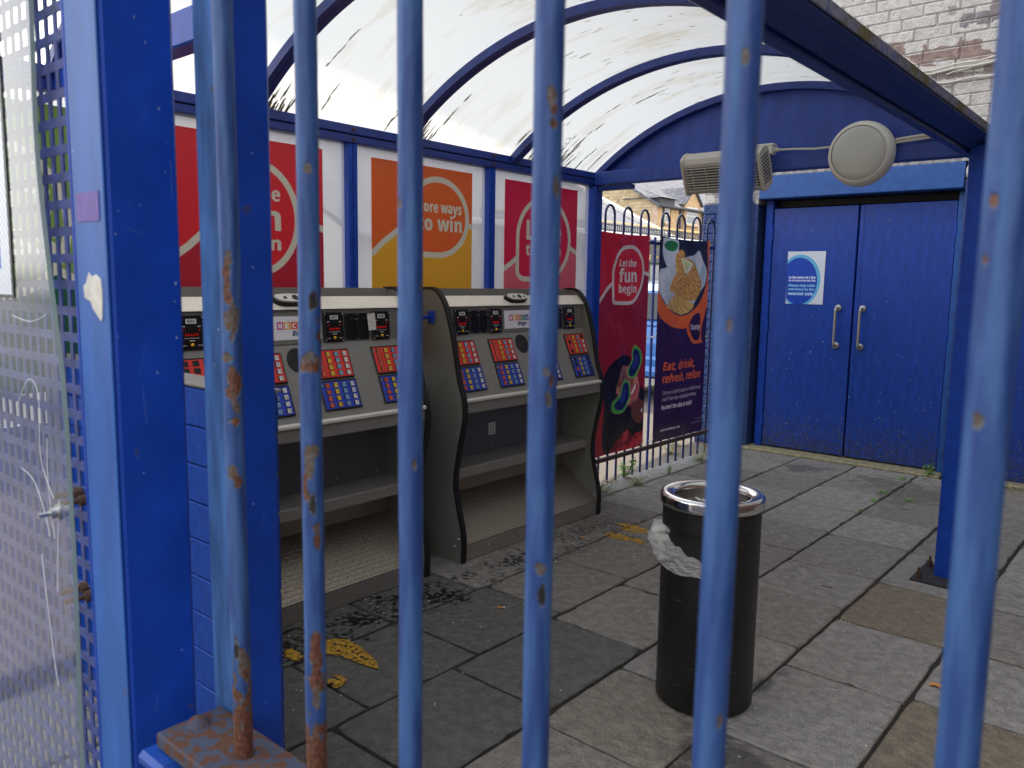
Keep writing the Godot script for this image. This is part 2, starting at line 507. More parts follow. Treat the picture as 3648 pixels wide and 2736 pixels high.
	for k in 5:
		blob(pe, Vector2((-3.22 + k * 0.012) / 4.0 * 1024.0 + 1024.0, (1.0 - (2.12 + sin(k * 2.0) * 0.02) / 4.0) * 1024.0), 8, 6, rgb(150, 146, 142), 0.4, 14)
	no.frequency = 0.05
	for y in 1024:
		for x in range(380, 760):
			var c := pe.get_pixel(x, y)
			if c.a > 0.5:
				var n1 := no.get_noise_2d(x, y) * 0.22
				pe.set_pixel(x, y, Color(c.r * (1.0 + n1), c.g * (1.0 + n1), c.b * (1.0 + n1), 1.0))
	T.peel = ImageTexture.create_from_image(pe)

func make_materials():
	mat("deep_paint", lin(0.009, 0.064, 0.45), 0.40, {over = T.scuffs, over_scale = Vector3.ONE, over_offset = Vector3.ZERO, tex = T.soft, scale = 1.5, bump = T.bump_paint, relief = 0.02, spec = 0.36})
	mat("dark_paint", lin(0.011, 0.038, 0.26), 0.40, {tex = T.soft, scale = 2.0})
	mat("gable_paint", lin(0.026, 0.076, 0.41), 0.48, {tex = T.soft, scale = Vector3(2.0, 0.7, 2.0)})
	mat("light_paint", lin(0.022, 0.11, 0.40), 0.36, {tex = T.soft, scale = 2.0, bump = T.bump_paint, relief = 0.03})
	mat("stile_paint", lin(0.014, 0.072, 0.38), 0.38, {over = T.scuffs, over_scale = Vector3.ONE, over_offset = Vector3(0.3, 0.2, 0.5), tex = T.soft, scale = Vector3(4, 1.2, 4), spec = 0.4})
	mat("rusty", rgb(205, 205, 205), 0.85, {tex = T.rust, scale = 9.0, bump = T.bump_fine, relief = 0.15})
	mat("rust_plain", rgb(92, 64, 50), 0.9, {tex = T.grain, scale = 14.0})
	mat("mossy", Color.WHITE, 0.8, {tex = T.moss, scale = 0.9, bump = T.bump_fine, relief = 0.1})
	mat("steel", rgb(190, 190, 188), 0.35, {metal = 1.0})
	mat("chrome", rgb(228, 227, 226), 0.12, {metal = 1.0})
	mat("brushed", rgb(176, 172, 164), 0.38, {metal = 0.55, tex = T.soft, scale = 8.0})
	mat("black_plastic", rgb(22, 22, 24), 0.35, {spec = 0.4})
	mat("black_rubber", rgb(20, 20, 20), 0.6)
	mat("white_plastic", rgb(222, 220, 210), 0.35)
	mat("cable", rgb(205, 202, 190), 0.5)
	mat("cream", rgb(238, 230, 214), 0.22, {tex = T.even, scale = 3.0, coat = 0.3})
	mat("olive_grey", rgb(120, 118, 110), 0.42, {over = T.scuffs_grey, over_scale = Vector3.ONE * 0.9, over_offset = Vector3(0.2, 0.4, 0.1), tex = T.even, scale = 2.0})
	mat("console_grey", rgb(134, 131, 125), 0.42, {tex = T.even, scale = 3.0})
	mat("panel_dark", rgb(98, 96, 104), 0.45, {tex = T.even, scale = 2.0})
	mat("pale_lip", rgb(205, 202, 192), 0.5)  # terminal lip has caught light painted in; heater wires share this tone
	var so := {tex = T.slab, scale = 1.3, bump = T.bump_slab, relief = 0.9, over = T.stain, over_scale = Vector3.ONE / 8.0, over_offset = Vector3(0.5, 0, 1.0), spec = 0.35}
	var tints := [[180, 175, 167], [172, 166, 158], [186, 181, 173], [164, 158, 150], [174, 165, 151], [164, 151, 131], [134, 132, 127]]
	for i in tints.size():
		var m := mat("slab_%d" % i, rgb(tints[i][0], tints[i][1], tints[i][2]), 0.72, so)
		m.uv1_offset = Vector3(i * 0.37, 0, i * 0.61)
	mat("soil", rgb(58, 54, 48), 0.95, {tex = T.grain, scale = 6.0})
	mat("kerb", rgb(176, 174, 168), 0.85, {tex = T.slab, scale = 1.1, bump = T.bump_fine, relief = 0.3})
	mat("asphalt_light", rgb(160, 150, 138), 0.95, {tex = T.asphalt, scale = 2.5, bump = T.bump_fine, relief = 0.6})
	mat("asphalt", rgb(110, 108, 106), 0.95, {tex = T.asphalt, scale = 1.5})
	mat("white_brick", rgb(218, 214, 210), 0.7, {tex = T.soft, scale = 2.5, bump = T.bump_slab, relief = 0.35, over = T.peel, over_scale = Vector3.ONE / 4.0, over_offset = Vector3(1, 0, 0)})
	mat("white_mortar", rgb(208, 204, 199), 0.9, {tex = T.mottle, scale = 3.0, bump = T.bump_slab, relief = 0.5, over = T.peel, over_scale = Vector3.ONE / 4.0, over_offset = Vector3(1, 0, 0)})
	mat("blue_brick", lin(0.022, 0.08, 0.30), 0.5, {tex = T.mottle, scale = 2.5, bump = T.bump_slab, relief = 1.0})
	mat("blue_mortar", lin(0.018, 0.06, 0.24), 0.7, {tex = T.mottle, scale = 3.0, bump = T.bump_slab, relief = 1.0})
	mat("threshold", rgb(176, 168, 132), 0.9, {tex = T.mottle, scale = 3.0, bump = T.bump_fine, relief = 0.4})
	mat("blue_tile", lin(0.008, 0.066, 0.40), 0.36, {tex = T.soft, scale = 4.0, spec = 0.3, over = T.scuffs, over_scale = Vector3.ONE * 1.5, over_offset = Vector3.ZERO})
	mat("grout", rgb(120, 130, 160), 0.9, {tex = T.grain, scale = 8.0})
	mat("led", rgb(60, 5, 5), 0.4, {glow = Color(1.0, 0.05, 0.04), energy = 0.12})
	mat("yellow_button", rgb(240, 180, 20), 0.3)
	mat("card_red", rgb(220, 46, 34), 0.45)
	mat("card_blue", rgb(34, 62, 176), 0.45)
	var tile_cols := [[222, 92, 60], [238, 200, 50], [132, 176, 214], [232, 228, 226]]
	for i in 4: mat("number_%d" % i, rgb(tile_cols[i][0], tile_cols[i][1], tile_cols[i][2]), 0.5)
	mat("ink", rgb(26, 26, 30), 0.6)
	mat("paper", rgb(225, 222, 214), 0.8, {tex = T.soft, scale = 6.0})
	mat("leaf_green", rgb(104, 142, 58), 0.6, {back = rgb(110, 150, 60)})
	mat("leaf_dark", rgb(72, 104, 44), 0.6, {back = rgb(80, 120, 50)})
	mat("leaf_dry", rgb(176, 150, 84), 0.7, {back = rgb(150, 120, 60)})
	mat("yellow_paint", rgb(224, 172, 52), 0.75, {tex = T.mottle, scale = 8.0})
	mat("bin_black", rgb(30, 30, 31), 0.42, {over = T.scuffs_grey, over_scale = Vector3.ONE * 1.3, over_offset = Vector3(0.6, 0.1, 0.3), tex = T.soft, scale = 4.0})
	mat("ash", rgb(150, 140, 126), 0.95, {tex = T.grain, scale = 12.0})
	mat("bag", Color(0.94, 0.935, 0.92, 0.55), 0.32, {back = rgb(235, 233, 228)})
	M.bag.transparency = BaseMaterial3D.TRANSPARENCY_ALPHA
	var clear := mat("clear_sheet", Color(0.70, 0.72, 0.74, 0.10), 0.10)
	clear.transparency = BaseMaterial3D.TRANSPARENCY_ALPHA
	var haze := mat("pane", Color(0.95, 0.955, 0.97, 0.5), 0.22, {spec = 0.5})
	haze.transparency = BaseMaterial3D.TRANSPARENCY_ALPHA
	mat("skylit_post", lin(0.026, 0.125, 0.46), 0.45, {tex = T.soft, scale = Vector3(3, 0.8, 3), spec = 0.4, over = T.scuffs, over_scale = Vector3.ONE, over_offset = Vector3(0.1, 0.6, 0)})  # paler copy of the post blue; sky light painted into the colour
	mat("skylit_chalked_stile", lin(0.075, 0.19, 0.50), 0.5, {tex = T.mottle, scale = Vector3(5, 1.0, 5), spec = 0.4, over = T.scuffs, over_scale = Vector3.ONE, over_offset = Vector3(0.7, 0.3, 0)})  # chalked blue, lightened further to paint in light from the sky
	mat("railing_paint", lin(0.018, 0.035, 0.16), 0.3, {tex = T.mottle, scale = 6.0})
	mat("screen_paint", lin(0.06, 0.10, 0.36), 0.5, {tex = T.mottle, scale = 5.0})
	mat("bolt_rusty", rgb(112, 84, 70), 0.7, {tex = T.grain, scale = 30.0, metal = 0.3})
	mat("violet", lin(0.16, 0.10, 0.42), 0.55, {tex = T.soft, scale = 6.0})
	mat("sheet_edge", rgb(150, 168, 160), 0.3)
	mat("scratch", rgb(240, 242, 246), 0.7)
	mat("far_glass", rgb(70, 76, 84), 0.08, {spec = 0.6})
	mat("far_white", rgb(226, 222, 214), 0.7)
	mat("far_trim", rgb(206, 176, 136), 0.8)
	mat("far_stone", rgb(160, 152, 142), 0.85, {tex = T.mottle, scale = 1.0})
	mat("far_dark", rgb(66, 68, 74), 0.6)
	mat("gilt", rgb(226, 196, 110), 0.4)
	mat("peach", rgb(214, 186, 164), 0.85, {tex = T.soft, scale = 0.5})
	mat("peach_warm", rgb(222, 184, 138), 0.85, {tex = T.soft, scale = 0.5})
	mat("car_blue", lin(0.02, 0.16, 0.52), 0.3, {coat = 1.0, coat_rough = 0.04})
	mat("car_silver", rgb(170, 172, 176), 0.3, {coat = 1.0, coat_rough = 0.05, metal = 0.4})
	mat("car_glass", rgb(30, 34, 38), 0.05, {spec = 0.6})
	# coursed stone and slates too far off to tell apart
	var im := picture(256, 256, rgb(150, 128, 98))
	for j in 16:
		var x := -rng.randi() % 20
		while x < 256:
			var w := rng.randi_range(18, 44)
			var q := rng.randf()
			im.fill_rect(Rect2i(x, j * 16 + 1, w - 1, 14), rgb(180, 160, 126).lerp(rgb(206, 186, 150), q) if rng.randf() > 0.1 else rgb(156, 138, 112))
			x += w
	mat("sandstone", Color.WHITE, 0.9, {tex = texture(im, false), scale = 0.33})
	im = picture(256, 256, rgb(96, 96, 100))
	for j in 32:
		var x := -rng.randi() % 16
		while x < 256:
			var q := rng.randf()
			im.fill_rect(Rect2i(x, j * 8 + 1, 15, 7), rgb(116, 116, 122).lerp(rgb(160, 160, 166), q))
			x += 16
	var sl := texture(im, false)
	mat("slates", rgb(205, 205, 208), 0.95, {tex = sl, scale = 0.16})
	mat("slates_pale", rgb(225, 225, 228), 0.95, {tex = sl, scale = 0.3})
	mat("tread", rgb(150, 141, 128), 0.36, {metal = 0.65, bump = T.tread, relief = 0.16})
	mat("ash_top", rgb(206, 202, 194), 0.5)
	mat("lamp_lens", rgb(196, 198, 190), 0.3)
	mat("beige", rgb(198, 194, 182), 0.45, {tex = T.even, scale = 6.0})
	mat("reflector", rgb(150, 138, 124), 0.35, {metal = 0.8, tex = T.mottle, scale = 12.0})
	mat("element", rgb(120, 112, 104), 0.5)
	mat("brushed_dull", rgb(132, 126, 118), 0.5, {metal = 0.6, tex = T.mottle, scale = 14.0})
	mat("cork", rgb(206, 138, 66), 0.8)
	mat("added_wing_brick", rgb(120, 92, 76), 0.9, {tex = T.mottle, scale = 1.0})  # for the added wall out of view
	mat("dirty_plate", rgb(96, 96, 104), 0.8, {tex = T.moss, scale = 5.0})

# parts are drawn in the place's own coordinates: undo the offset of their thing
func part(g: Shape, called: String, m: Material, parent: Node3D) -> MeshInstance3D:
	return put(g, called, m, parent, -parent.position if parent.get_parent() == self else Vector3.ZERO)

func bx(called: String, m: Material, parent: Node3D, x0: float, x1: float, y0: float, y1: float, z0: float, z1: float, bev := 0.003) -> MeshInstance3D:
	var g := Shape.new()
	g.box(Vector3(x0 + x1, y0 + y1, z0 + z1) * 0.5, Vector3(absf(x1 - x0), absf(y1 - y0), absf(z1 - z0)), bev)
	return part(g, called, m, parent)

func ground():
	var g := Shape.new()
	g.quad(Vector3(-300, -0.14, -300), Vector3(300, -0.14, -300), Vector3(300, -0.14, 300), Vector3(-300, -0.14, 300), Vector3.UP)
	structure(put(g, "ground", M.asphalt))
	g = Shape.new()
	g.box(Vector3(-0.4, -0.07, -2.9), Vector3(4.82, 0.116, 6.92), 0.0)
	var base := put(g, "paving", M.soil)
	structure(base)
	var xs := [-2.81, -2.335, -1.90, -1.465, -1.035, -0.62, -0.19, 0.24, 0.67, 1.1, 1.53]
	var zs := [
		[0.45, -0.1, -0.55, -1.03, -1.5, -2.03, -2.52, -3.05, -3.58, -4.12, -4.62, -5.12, -5.6, -6.0, -6.3],
		[0.45, 0.0, -0.55, -1.05, -1.55, -2.06, -2.57, -3.08, -3.62, -4.1, -4.62, -5.2, -5.7, -6.3],
		[0.45, 0.1, -0.4, -0.9, -1.4, -1.92, -2.5, -3.01, -3.5, -4.02, -4.48, -4.98, -5.5, -6.03, -6.3],
		[0.45, 0.15, -0.35, -0.85, -1.35, -1.855, -2.33, -2.92, -3.42, -3.87, -4.43, -4.95, -5.5, -6.05, -6.3],
		[0.45, 0.05, -0.5, -1.1, -1.64, -2.18, -2.75, -3.30, -3.85, -4.41, -4.95, -5.5, -6.0, -6.3]]
	for c in 5:
		var l := [0.45]
		while l[l.size() - 1] > -5.8: l.append(l[l.size() - 1] - rng.randf_range(0.48, 0.58))
		l.append(-6.3)
		zs.append(l)
	for c in xs.size() - 1:
		for k in zs[c].size() - 1:
			var x0: float = xs[c] + 0.0055; var x1: float = xs[c + 1] - 0.0055
			var z1: float = zs[c][k] - 0.005; var z0: float = zs[c][k + 1] + 0.005
			g = Shape.new()
			g.flag(x0, x1, z0, z1, rng.randf_range(-0.002, 0.002), rng)
			var tint := rng.randi() % 4
			if c >= 4 and rng.randf() < 0.25: tint = 4
			if (c == 4 and k == 7) or (c == 5 and k in [4, 5]) or (c == 3 and k == 5): tint = 5 if c > 3 else 4
			if c == 2 and k in [2, 3]: tint = 4
			if c <= 2 and z1 < -0.8 and z0 > -2.65: tint = 6
			put(g, "slab", M["slab_%d" % tint], base)
	# edging along the railing
	g = Shape.new()
	g.box(Vector3(-2.92, -0.09, -3.2), Vector3(0.2, 0.06, 6.3), 0.0)
	var kerb := put(g, "kerb", M.soil)
	structure(kerb)
	var z := -0.1
	while z > -6.2:
		var e := maxf(z - rng.randf_range(0.82, 0.98), -6.33)
		g = Shape.new()
		g.box(Vector3(-2.915, -0.03 + rng.randf_range(-0.002, 0.002), (z + e) / 2), Vector3(0.195, 0.06, z - e - 0.006), 0.006)
		put(g, "kerb_stone", M.kerb, kerb)
		z = e
	g = Shape.new()
	g.box(Vector3(-4.33, -0.08, -11.0), Vector3(2.6, 0.12, 44), 0.01)
	structure(put(g, "pavement", M.asphalt_light))
	g = Shape.new()
	g.box(Vector3(2.0, -0.09, 1.9), Vector3(9.9, 0.09, 2.7), 0.01)
	structure(put(g, "pavement", M.asphalt_light))
	g = Shape.new()
	g.box(Vector3(-16.0, -0.08, -30), Vector3(3.0, 0.12, 80), 0.01)
	structure(put(g, "pavement", M.kerb))

func club_building():
	var b := thing("club_building", Vector3(-1.5, 0, -6.6), "tall white and blue painted brick building behind the shelter with blue double doors", "building")
	bx("wall", M.blue_mortar, b, -3.31, -2.83, -0.1, 2.02, -6.8, -6.372, 0)
	bx("wall", M.white_mortar, b, -3.31, -2.83, 2.02, 2.24, -6.8, -6.372, 0)
	bx("wall", M.white_mortar, b, -3.31, 5.0, 2.24, 11.0, -6.8, -6.372, 0)
	bx("wall", M.blue_mortar, b, -1.325, -1.02, -0.1, 2.02, -6.8, -6.372, 0)
	bx("wall", M.white_mortar, b, -1.325, 5.0, 2.02, 2.24, -6.8, -6.372, 0)
	bx("wall", M.blue_mortar, b, -0.08, 5.0, -0.1, 2.02, -6.8, -6.372, 0)
	bx("wall", M.white_mortar, b, -3.30, -3.0, -0.1, 10.98, -15, -6.801, 0)
	bx("wall", M.white_mortar, b, -3.0, 5.0, 10.7, 10.98, -15, -6.801, 0)
	bx("back_wall", M.soil, b, -2.83, 5.0, -0.1, 2.3, -6.9, -6.801, 0)
	# bricks proud of the mortar
	var kinds := []
	for k in 8:
		var g := Shape.new()
		g.box(Vector3.ZERO, Vector3(0.2265 + rng.randf_range(-0.004, 0.003), 0.077 + rng.randf_range(-0.003, 0.002), 0.05), 0.007 + rng.randf_range(-0.002, 0.003), Basis.from_euler(Vector3(rng.randf_range(-0.04, 0.04), rng.randf_range(-0.012, 0.012), rng.randf_range(-0.01, 0.01))))
		kinds.append(g.mesh())
	var halves := []
	for k in 4:
		var g := Shape.new()
		g.box(Vector3.ZERO, Vector3(0.110, 0.077 + rng.randf_range(-0.004, 0.002), 0.05), 0.008, Basis.from_euler(Vector3(rng.randf_range(-0.04, 0.04), rng.randf_range(-0.03, 0.03), 0)))
		halves.append(g.mesh())
	for row in 46:
		var y := 0.04 + row * 0.0815
		if y > 3.72: break
		var spans := []
		if y < 2.6: spans.append([-3.32, -2.82])
		if y < 2.22: spans.append([-1.335, -1.04])
		elif y > 2.26: spans.append([-2.50 + maxf(0.0, y - 2.9) * 0.3, -1.0])
		for sp in spans:
			var x: float = sp[0]
			var head := row % 2 == 1
			while x < sp[1] - 0.03:
				var w := 0.116 if head else 0.232
				if x + w > sp[1] + 0.01: w = 0.116 if x + 0.116 < sp[1] + 0.012 else 0.0
				if w == 0.0: break
				head = rng.randf() < 0.12 and w > 0.2 and y > 2.2
				var o := inst(kinds[rng.randi() % 8] if w > 0.2 else halves[rng.randi() % 4], "brick", M.blue_brick if y < 2.01 else M.white_brick, b, Vector3(x + w / 2, y, -6.389 + rng.randf_range(-0.003, 0.003)) - b.position)
				x += w
				if w < 0.2: head = false
	bx("added_shade_wing", M.added_wing_brick, b, 1.75, 5.0, -0.1, 7.5, -6.37, 0.6, 0)  # added wall out of view, darkens the right-hand side of the bars
	bx("lintel", M.light_paint, b, -2.82, -1.335, 2.054, 2.234, -6.6, -6.343, 0.006)
	bx("gutter_board", M.dark_paint, b, -1.325, -0.05, 2.02, 2.10, -6.6, -6.35, 0.004)
	# concrete sill under the doors
	bx("threshold", M.threshold, b, -2.86, -1.33, -0.03, 0.016, -6.6, -6.305, 0.01)
	bx("threshold", M.threshold, b, -1.03, 1.5, -0.03, 0.03, -6.6, -6.31, 0.01)
	# cables clipped to the wall
	for c in [[-1.78, 2.865, -1.0, 2.92, 0.006], [-1.78, 2.845, -1.0, 2.885, 0.008], [-1.5, 2.83, -1.0, 2.93, 0.005], [-1.66, 2.775, -1.0, 2.795, 0.007], [-1.25, 2.90, -0.9, 2.97, 0.006]]:
		var g := Shape.new()
		var path := []
		for k in 13:
			var t := k / 12.0
			path.append(Vector3(lerpf(c[0], c[2], t), lerpf(c[1], c[3], t) + sin(t * 17.0 + c[1] * 9.0) * 0.005, -6.34))
		g.tube(path, c[4], 6)
		part(g, "cable", M.cable, b)
	var jb := bx("junction_box", M.white_plastic, b, -1.215, -1.11, 2.255, 2.335, -6.372, -6.30, 0.008)
	var g := Shape.new()
	g.lathe(PackedVector2Array([Vector2(0, 0.07), Vector2(0.05, 0.06), Vector2(0.085, 0.03), Vector2(0.095, 0.0)]), Vector3(-1.235, 2.165, -6.35), Basis(Vector3.RIGHT, PI / 2), 20)
	part(g, "alarm_dome", M.white_plastic, b)

func arch(a: float, r: float) -> Vector2:
	return Vector2(-1.855, 0.70) + Vector2(cos(a), sin(a)) * r

const A0 := 2.262
const A1 := 0.899

func shelter():
	var s := thing("smoking_shelter", Vector3(-1.9, 0, -2.65), "blue steel shelter with curved milky roof over the bingo terminals", "shelter")
	# roof sheets
	var ribs := [-4.20, -3.40, -2.61, -1.81, -1.09]
	for k in 4:
		var im := picture(512, 1024, Color(0.945, 0.94, 0.92))
		for x in range(0, 512, 8): im.fill_rect(Rect2i(x, 0, 2, 1024), Color(0.915, 0.91, 0.89))
		var no := FastNoiseLite.new()
		no.seed = 60 + k; no.frequency = 0.006; no.fractal_octaves = 4
		for j in 256:
			for i in 128:
				var q := no.get_noise_2d(i * 7, j * 2)
				if q > 0.12: im.fill_rect(Rect2i(i * 4, j * 4, 4, 4), im.get_pixel(i * 4 + 3, j * 4).lerp(Color(0.80, 0.76, 0.66), clampf((q - 0.12) * 0.9, 0, 0.3)))
		if k == 1 or k == 2:
			for q in 150:
				var sm := picture(12, 34, Color(0.74, 0.66, 0.48, 0.06))
				im.blend_rect(sm, Rect2i(0, 0, 12, 34), Vector2i(int(rng.randfn(150, 50)), int(rng.randfn(470, 50))))
		var amount: int = [22, 4, 3, 3][k]
		for q in amount:
			var u := rng.randf_range(20, 490)
			var v := rng.randf_range(0, 60) if rng.randf() < 0.55 else rng.randf_range(60, 330)
			if k == 0 and rng.randf() < 0.6: u = rng.randf_range(230, 480)
			var dark := Color(0.10, 0.09, 0.08).lerp(Color(0.5, 0.47, 0.4), rng.randf() * 0.8)
			blob(im, Vector2(u, v), rng.randf_range(1.5, 4), rng.randf_range(8, 40), dark, 0.5, 16)
			for w in 3: blob(im, Vector2(u + rng.randf_range(-6, 6), v + rng.randf_range(-30, 60)), rng.randf_range(0.8, 2.5), rng.randf_range(4, 20), dark, 0.5, 10)
		if k in [0, 1, 2]:
			for q in 34: blob(im, Vector2(rng.randf_range(400, 508) if k > 0 else rng.randf_range(200, 500), absf(rng.randfn(0, 22))), rng.randf_range(1.5, 3.5), rng.randf_range(5, 26), Color(0.12, 0.11, 0.09), 0.5, 10)
		for q in 6: blob(im, Vector2(rng.randf_range(20, 490), rng.randf_range(300, 700)), rng.randf_range(1.5, 3), rng.randf_range(2, 7), Color(0.6, 0.57, 0.52), 0.5, 10)
		if k < 2:
			for q in 46: blob(im, Vector2(rng.randf_range(10, 500), rng.randf_range(330, 900)), rng.randf_range(1.0, 2.4), rng.randf_range(3, 14), Color(0.62, 0.60, 0.55).lerp(Color(0.4, 0.38, 0.35), rng.randf()), 0.5, 10)
		var m := mat("roof_%d" % k, Color.WHITE, 0.45, {tex = texture(im), back = Color.WHITE})
		var g := Shape.new()
		var z0: float = ribs[k]; var z1: float = ribs[k + 1]
		var n := 36
		for i in n:
			var a := lerpf(A0, A1, float(i) / n); var b := lerpf(A0, A1, float(i + 1) / n)
			var p := arch(a, 1.712); var q := arch(b, 1.712)
			var na := Vector3(-cos(a), -sin(a), 0); var nb := Vector3(-cos(b), -sin(b), 0)
			g.soft(Vector3(p.x, p.y, z0), Vector3(p.x, p.y, z1), Vector3(q.x, q.y, z1), Vector3(q.x, q.y, z0), na, na, nb, nb, Vector2(0, float(i) / n), Vector2(1, float(i) / n), Vector2(1, float(i + 1) / n), Vector2(0, float(i + 1) / n))
		part(g, "roof_sheet", m, s)
	# arched ribs, each of two glazing bars
	for z in ribs:
		var g := Shape.new()
		for e in [-0.0275, 0.0015]:
			for i in 36:
				var a := lerpf(A0, A1, i / 36.0); var b := lerpf(A0, A1, (i + 1) / 36.0)
				var pi := arch(a, 1.672); var qi := arch(b, 1.672); var po := arch(a, 1.708); var qo := arch(b, 1.708)
				var na := Vector3(-cos(a), -sin(a), 0); var nb := Vector3(-cos(b), -sin(b), 0)
				var za: float = z + e; var zb: float = z + e + 0.026
				g.soft(Vector3(pi.x, pi.y, za), Vector3(pi.x, pi.y, zb), Vector3(qi.x, qi.y, zb), Vector3(qi.x, qi.y, za), na, na, nb, nb)
				g.quad(Vector3(pi.x, pi.y, zb), Vector3(po.x, po.y, zb), Vector3(qo.x, qo.y, zb), Vector3(qi.x, qi.y, zb), Vector3.BACK)
				g.quad(Vector3(pi.x, pi.y, za), Vector3(po.x, po.y, za), Vector3(qo.x, qo.y, za), Vector3(qi.x, qi.y, za), Vector3.FORWARD)
				g.soft(Vector3(po.x, po.y, za), Vector3(po.x, po.y, zb), Vector3(qo.x, qo.y, zb), Vector3(qo.x, qo.y, za), -na, -na, -nb, -nb)
		part(g, "rib", M.dark_paint, s)
	# eaves rail on the street side
	for e in [[1.957, 1.989], [1.995, 2.034]]:
		bx("eaves_rail", M.dark_paint, s, -2.985, -2.915, e[0], e[1], -4.235, -0.46, 0.003)
	bx("eaves_rail", M.black_rubber, s, -2.975, -2.925, 1.98, 2.0, -4.2, -0.47, 0)
	for z in [-2.31, -3.23]:
		for y in [1.973, 2.015]:
			var g := Shape.new()
			g.lathe(PackedVector2Array([Vector2(0, 0.008), Vector2(0.007, 0.006), Vector2(0.009, 0)]), Vector3(-2.915, y, z), Basis(Vector3.BACK, -PI / 2), 10)
			part(g, "bolt", M.rust_plain, s)
	# front and back cross beams
	bx("cross_beam", M.gable_paint, s, -2.98, -0.86, 1.958, 2.037, -4.235, -4.165, 0.005)
	bx("cross_beam", M.deep_paint, s, -2.98, -1.95, 1.955, 2.045, -1.15, -1.085, 0.005)
	bx("bracket", M.dark_paint, s, -2.90, -2.66, 1.925, 1.952, -4.225, -4.18, 0.003)
	# gable of three overlapping sheets
	var cuts := [-2.95, -2.36, -1.74, -0.86]
	for k in 3:
		var prof := PackedVector2Array([Vector2(cuts[k] - (0.02 if k > 0 else 0.0), 2.03), Vector2(cuts[k + 1], 2.03)])
		for i in 15:
			var x := lerpf(cuts[k + 1], cuts[k] - (0.02 if k > 0 else 0.0), i / 14.0)
			prof.append(Vector2(x, maxf(2.034, 0.70 + sqrt(maxf(0.0, 1.70 * 1.70 - pow(x + 1.855, 2))))))
		var g := Shape.new()
		g.extrude(prof, func(p: Vector2, t: float) -> Vector3: return Vector3(p.x, p.y, t), -4.232 + k * 0.004, -4.229 + k * 0.004)
		part(g, "gable_sheet", M.gable_paint, s)
	# beam on the open side, with a mossy flashing
	var prof := PackedVector2Array([Vector2(-0.762, 2.045), Vector2(-0.762, 2.012), Vector2(-0.80, 2.004), Vector2(-0.838, 1.972), Vector2(-0.846, 1.972), Vector2(-0.846, 1.978), Vector2(-0.854, 1.978), Vector2(-0.854, 1.957), Vector2(-0.885, 1.957), Vector2(-0.905, 1.968), Vector2(-0.905, 2.045)])
	var gb := Shape.new()
	gb.extrude(prof, func(p: Vector2, t: float) -> Vector3: return Vector3(p.x, p.y, t), -4.26, -1.0)
	part(gb, "side_beam", M.dark_paint, s)
	gb = Shape.new()
	gb.box(Vector3(-0.758, 2.034, -2.63), Vector3(0.006, 0.032, 3.27), 0.002)
	gb.box(Vector3(-0.80, 2.052, -2.63), Vector3(0.085, 0.006, 3.27), 0.002)
	part(gb, "flashing", M.mossy, s)
	# posts
	for p in [[-2.985, -2.905, -4.245, -4.165], [-0.85, -0.776, -4.205, -4.085]]:
		bx("post", M.deep_paint, s, p[0], p[1], 0.0, 1.957 if p[0] < -2 else 1.99, p[2], p[3], 0.006)
	var bp := bx("base_plate", M.dirty_plate, s, -0.925, -0.70, -0.002, 0.012, -4.26, -3.97, 0.003)
	for q in [[-0.895, -4.0], [-0.895, -4.21], [-0.73, -4.0], [-0.73, -4.21]]:
		var g := Shape.new()
		g.lathe(PackedVector2Array([Vector2(0, 0.05), Vector2(0.006, 0.05), Vector2(0.006, 0.026), Vector2(0.014, 0.026), Vector2(0.014, 0.0)]), Vector3(q[0], 0.012, q[1]), Basis(), 6)
		put(g, "anchor_bolt", M.rust_plain, bp)
	# glazed side towards the street: mullions, panes and a solid lower panel
	for z in [-0.48, -1.385, -2.31, -3.235]:
		for e in [-0.025, 0.002]:
			bx("mullion", M.deep_paint, s, -2.975, -2.922, 0.0, 1.957, z + e, z + e + 0.023, 0.002)
		bx("mullion", M.black_rubber, s, -2.97, -2.932, 0.0, 1.957, z - 0.003, z + 0.004, 0)
	var zz := [-0.48, -1.385, -2.31, -3.235, -4.16]
	for k in 4:
		bx("pane", M.pane, s, -2.958, -2.954, 0.86, 1.955, zz[k] - 0.026, zz[k + 1] + (0.026 if k < 3 else 0.0), 0)
		bx("lower_panel", M.deep_paint, s, -2.964, -2.950, 0.0, 0.857, zz[k] - 0.026, zz[k + 1] + (0.026 if k < 3 else 0.0), 0)

func tile_wall():
	var w := thing("tiled_wall", Vector3(-2.2, 0, -1.04), "low wall of blue glazed tiles beside the first terminal", "wall")
	bx("wall_core", M.grout, w, -2.905, -1.672, 0.0, 1.085, -1.085, -1.003, 0)
	for row in 11:
		for col in 13:
			var x1 := -1.662 - col * 0.162
			if x1 - 0.158 < -2.91: continue
			var g := Shape.new()
			g.box(Vector3(x1 - 0.079, 0.05 + row * 0.0985, -0.998), Vector3(0.1585, 0.0955, 0.012), 0.003, Basis.from_euler(Vector3(rng.randf_range(-0.006, 0.006), rng.randf_range(-0.006, 0.006), 0)))
			part(g, "tile", M.blue_tile, w)
		var g := Shape.new()
		g.box(Vector3(-1.668, 0.05 + row * 0.0985, -1.044), Vector3(0.012 + rng.randf_range(-0.003, 0.003), 0.0945, 0.078), 0.004)
		part(g, "edge_tile", M.blue_tile, w)
	bx("coping", M.console_grey, w, -2.905, -1.658, 1.088, 1.096, -1.09, -0.99, 0.002)

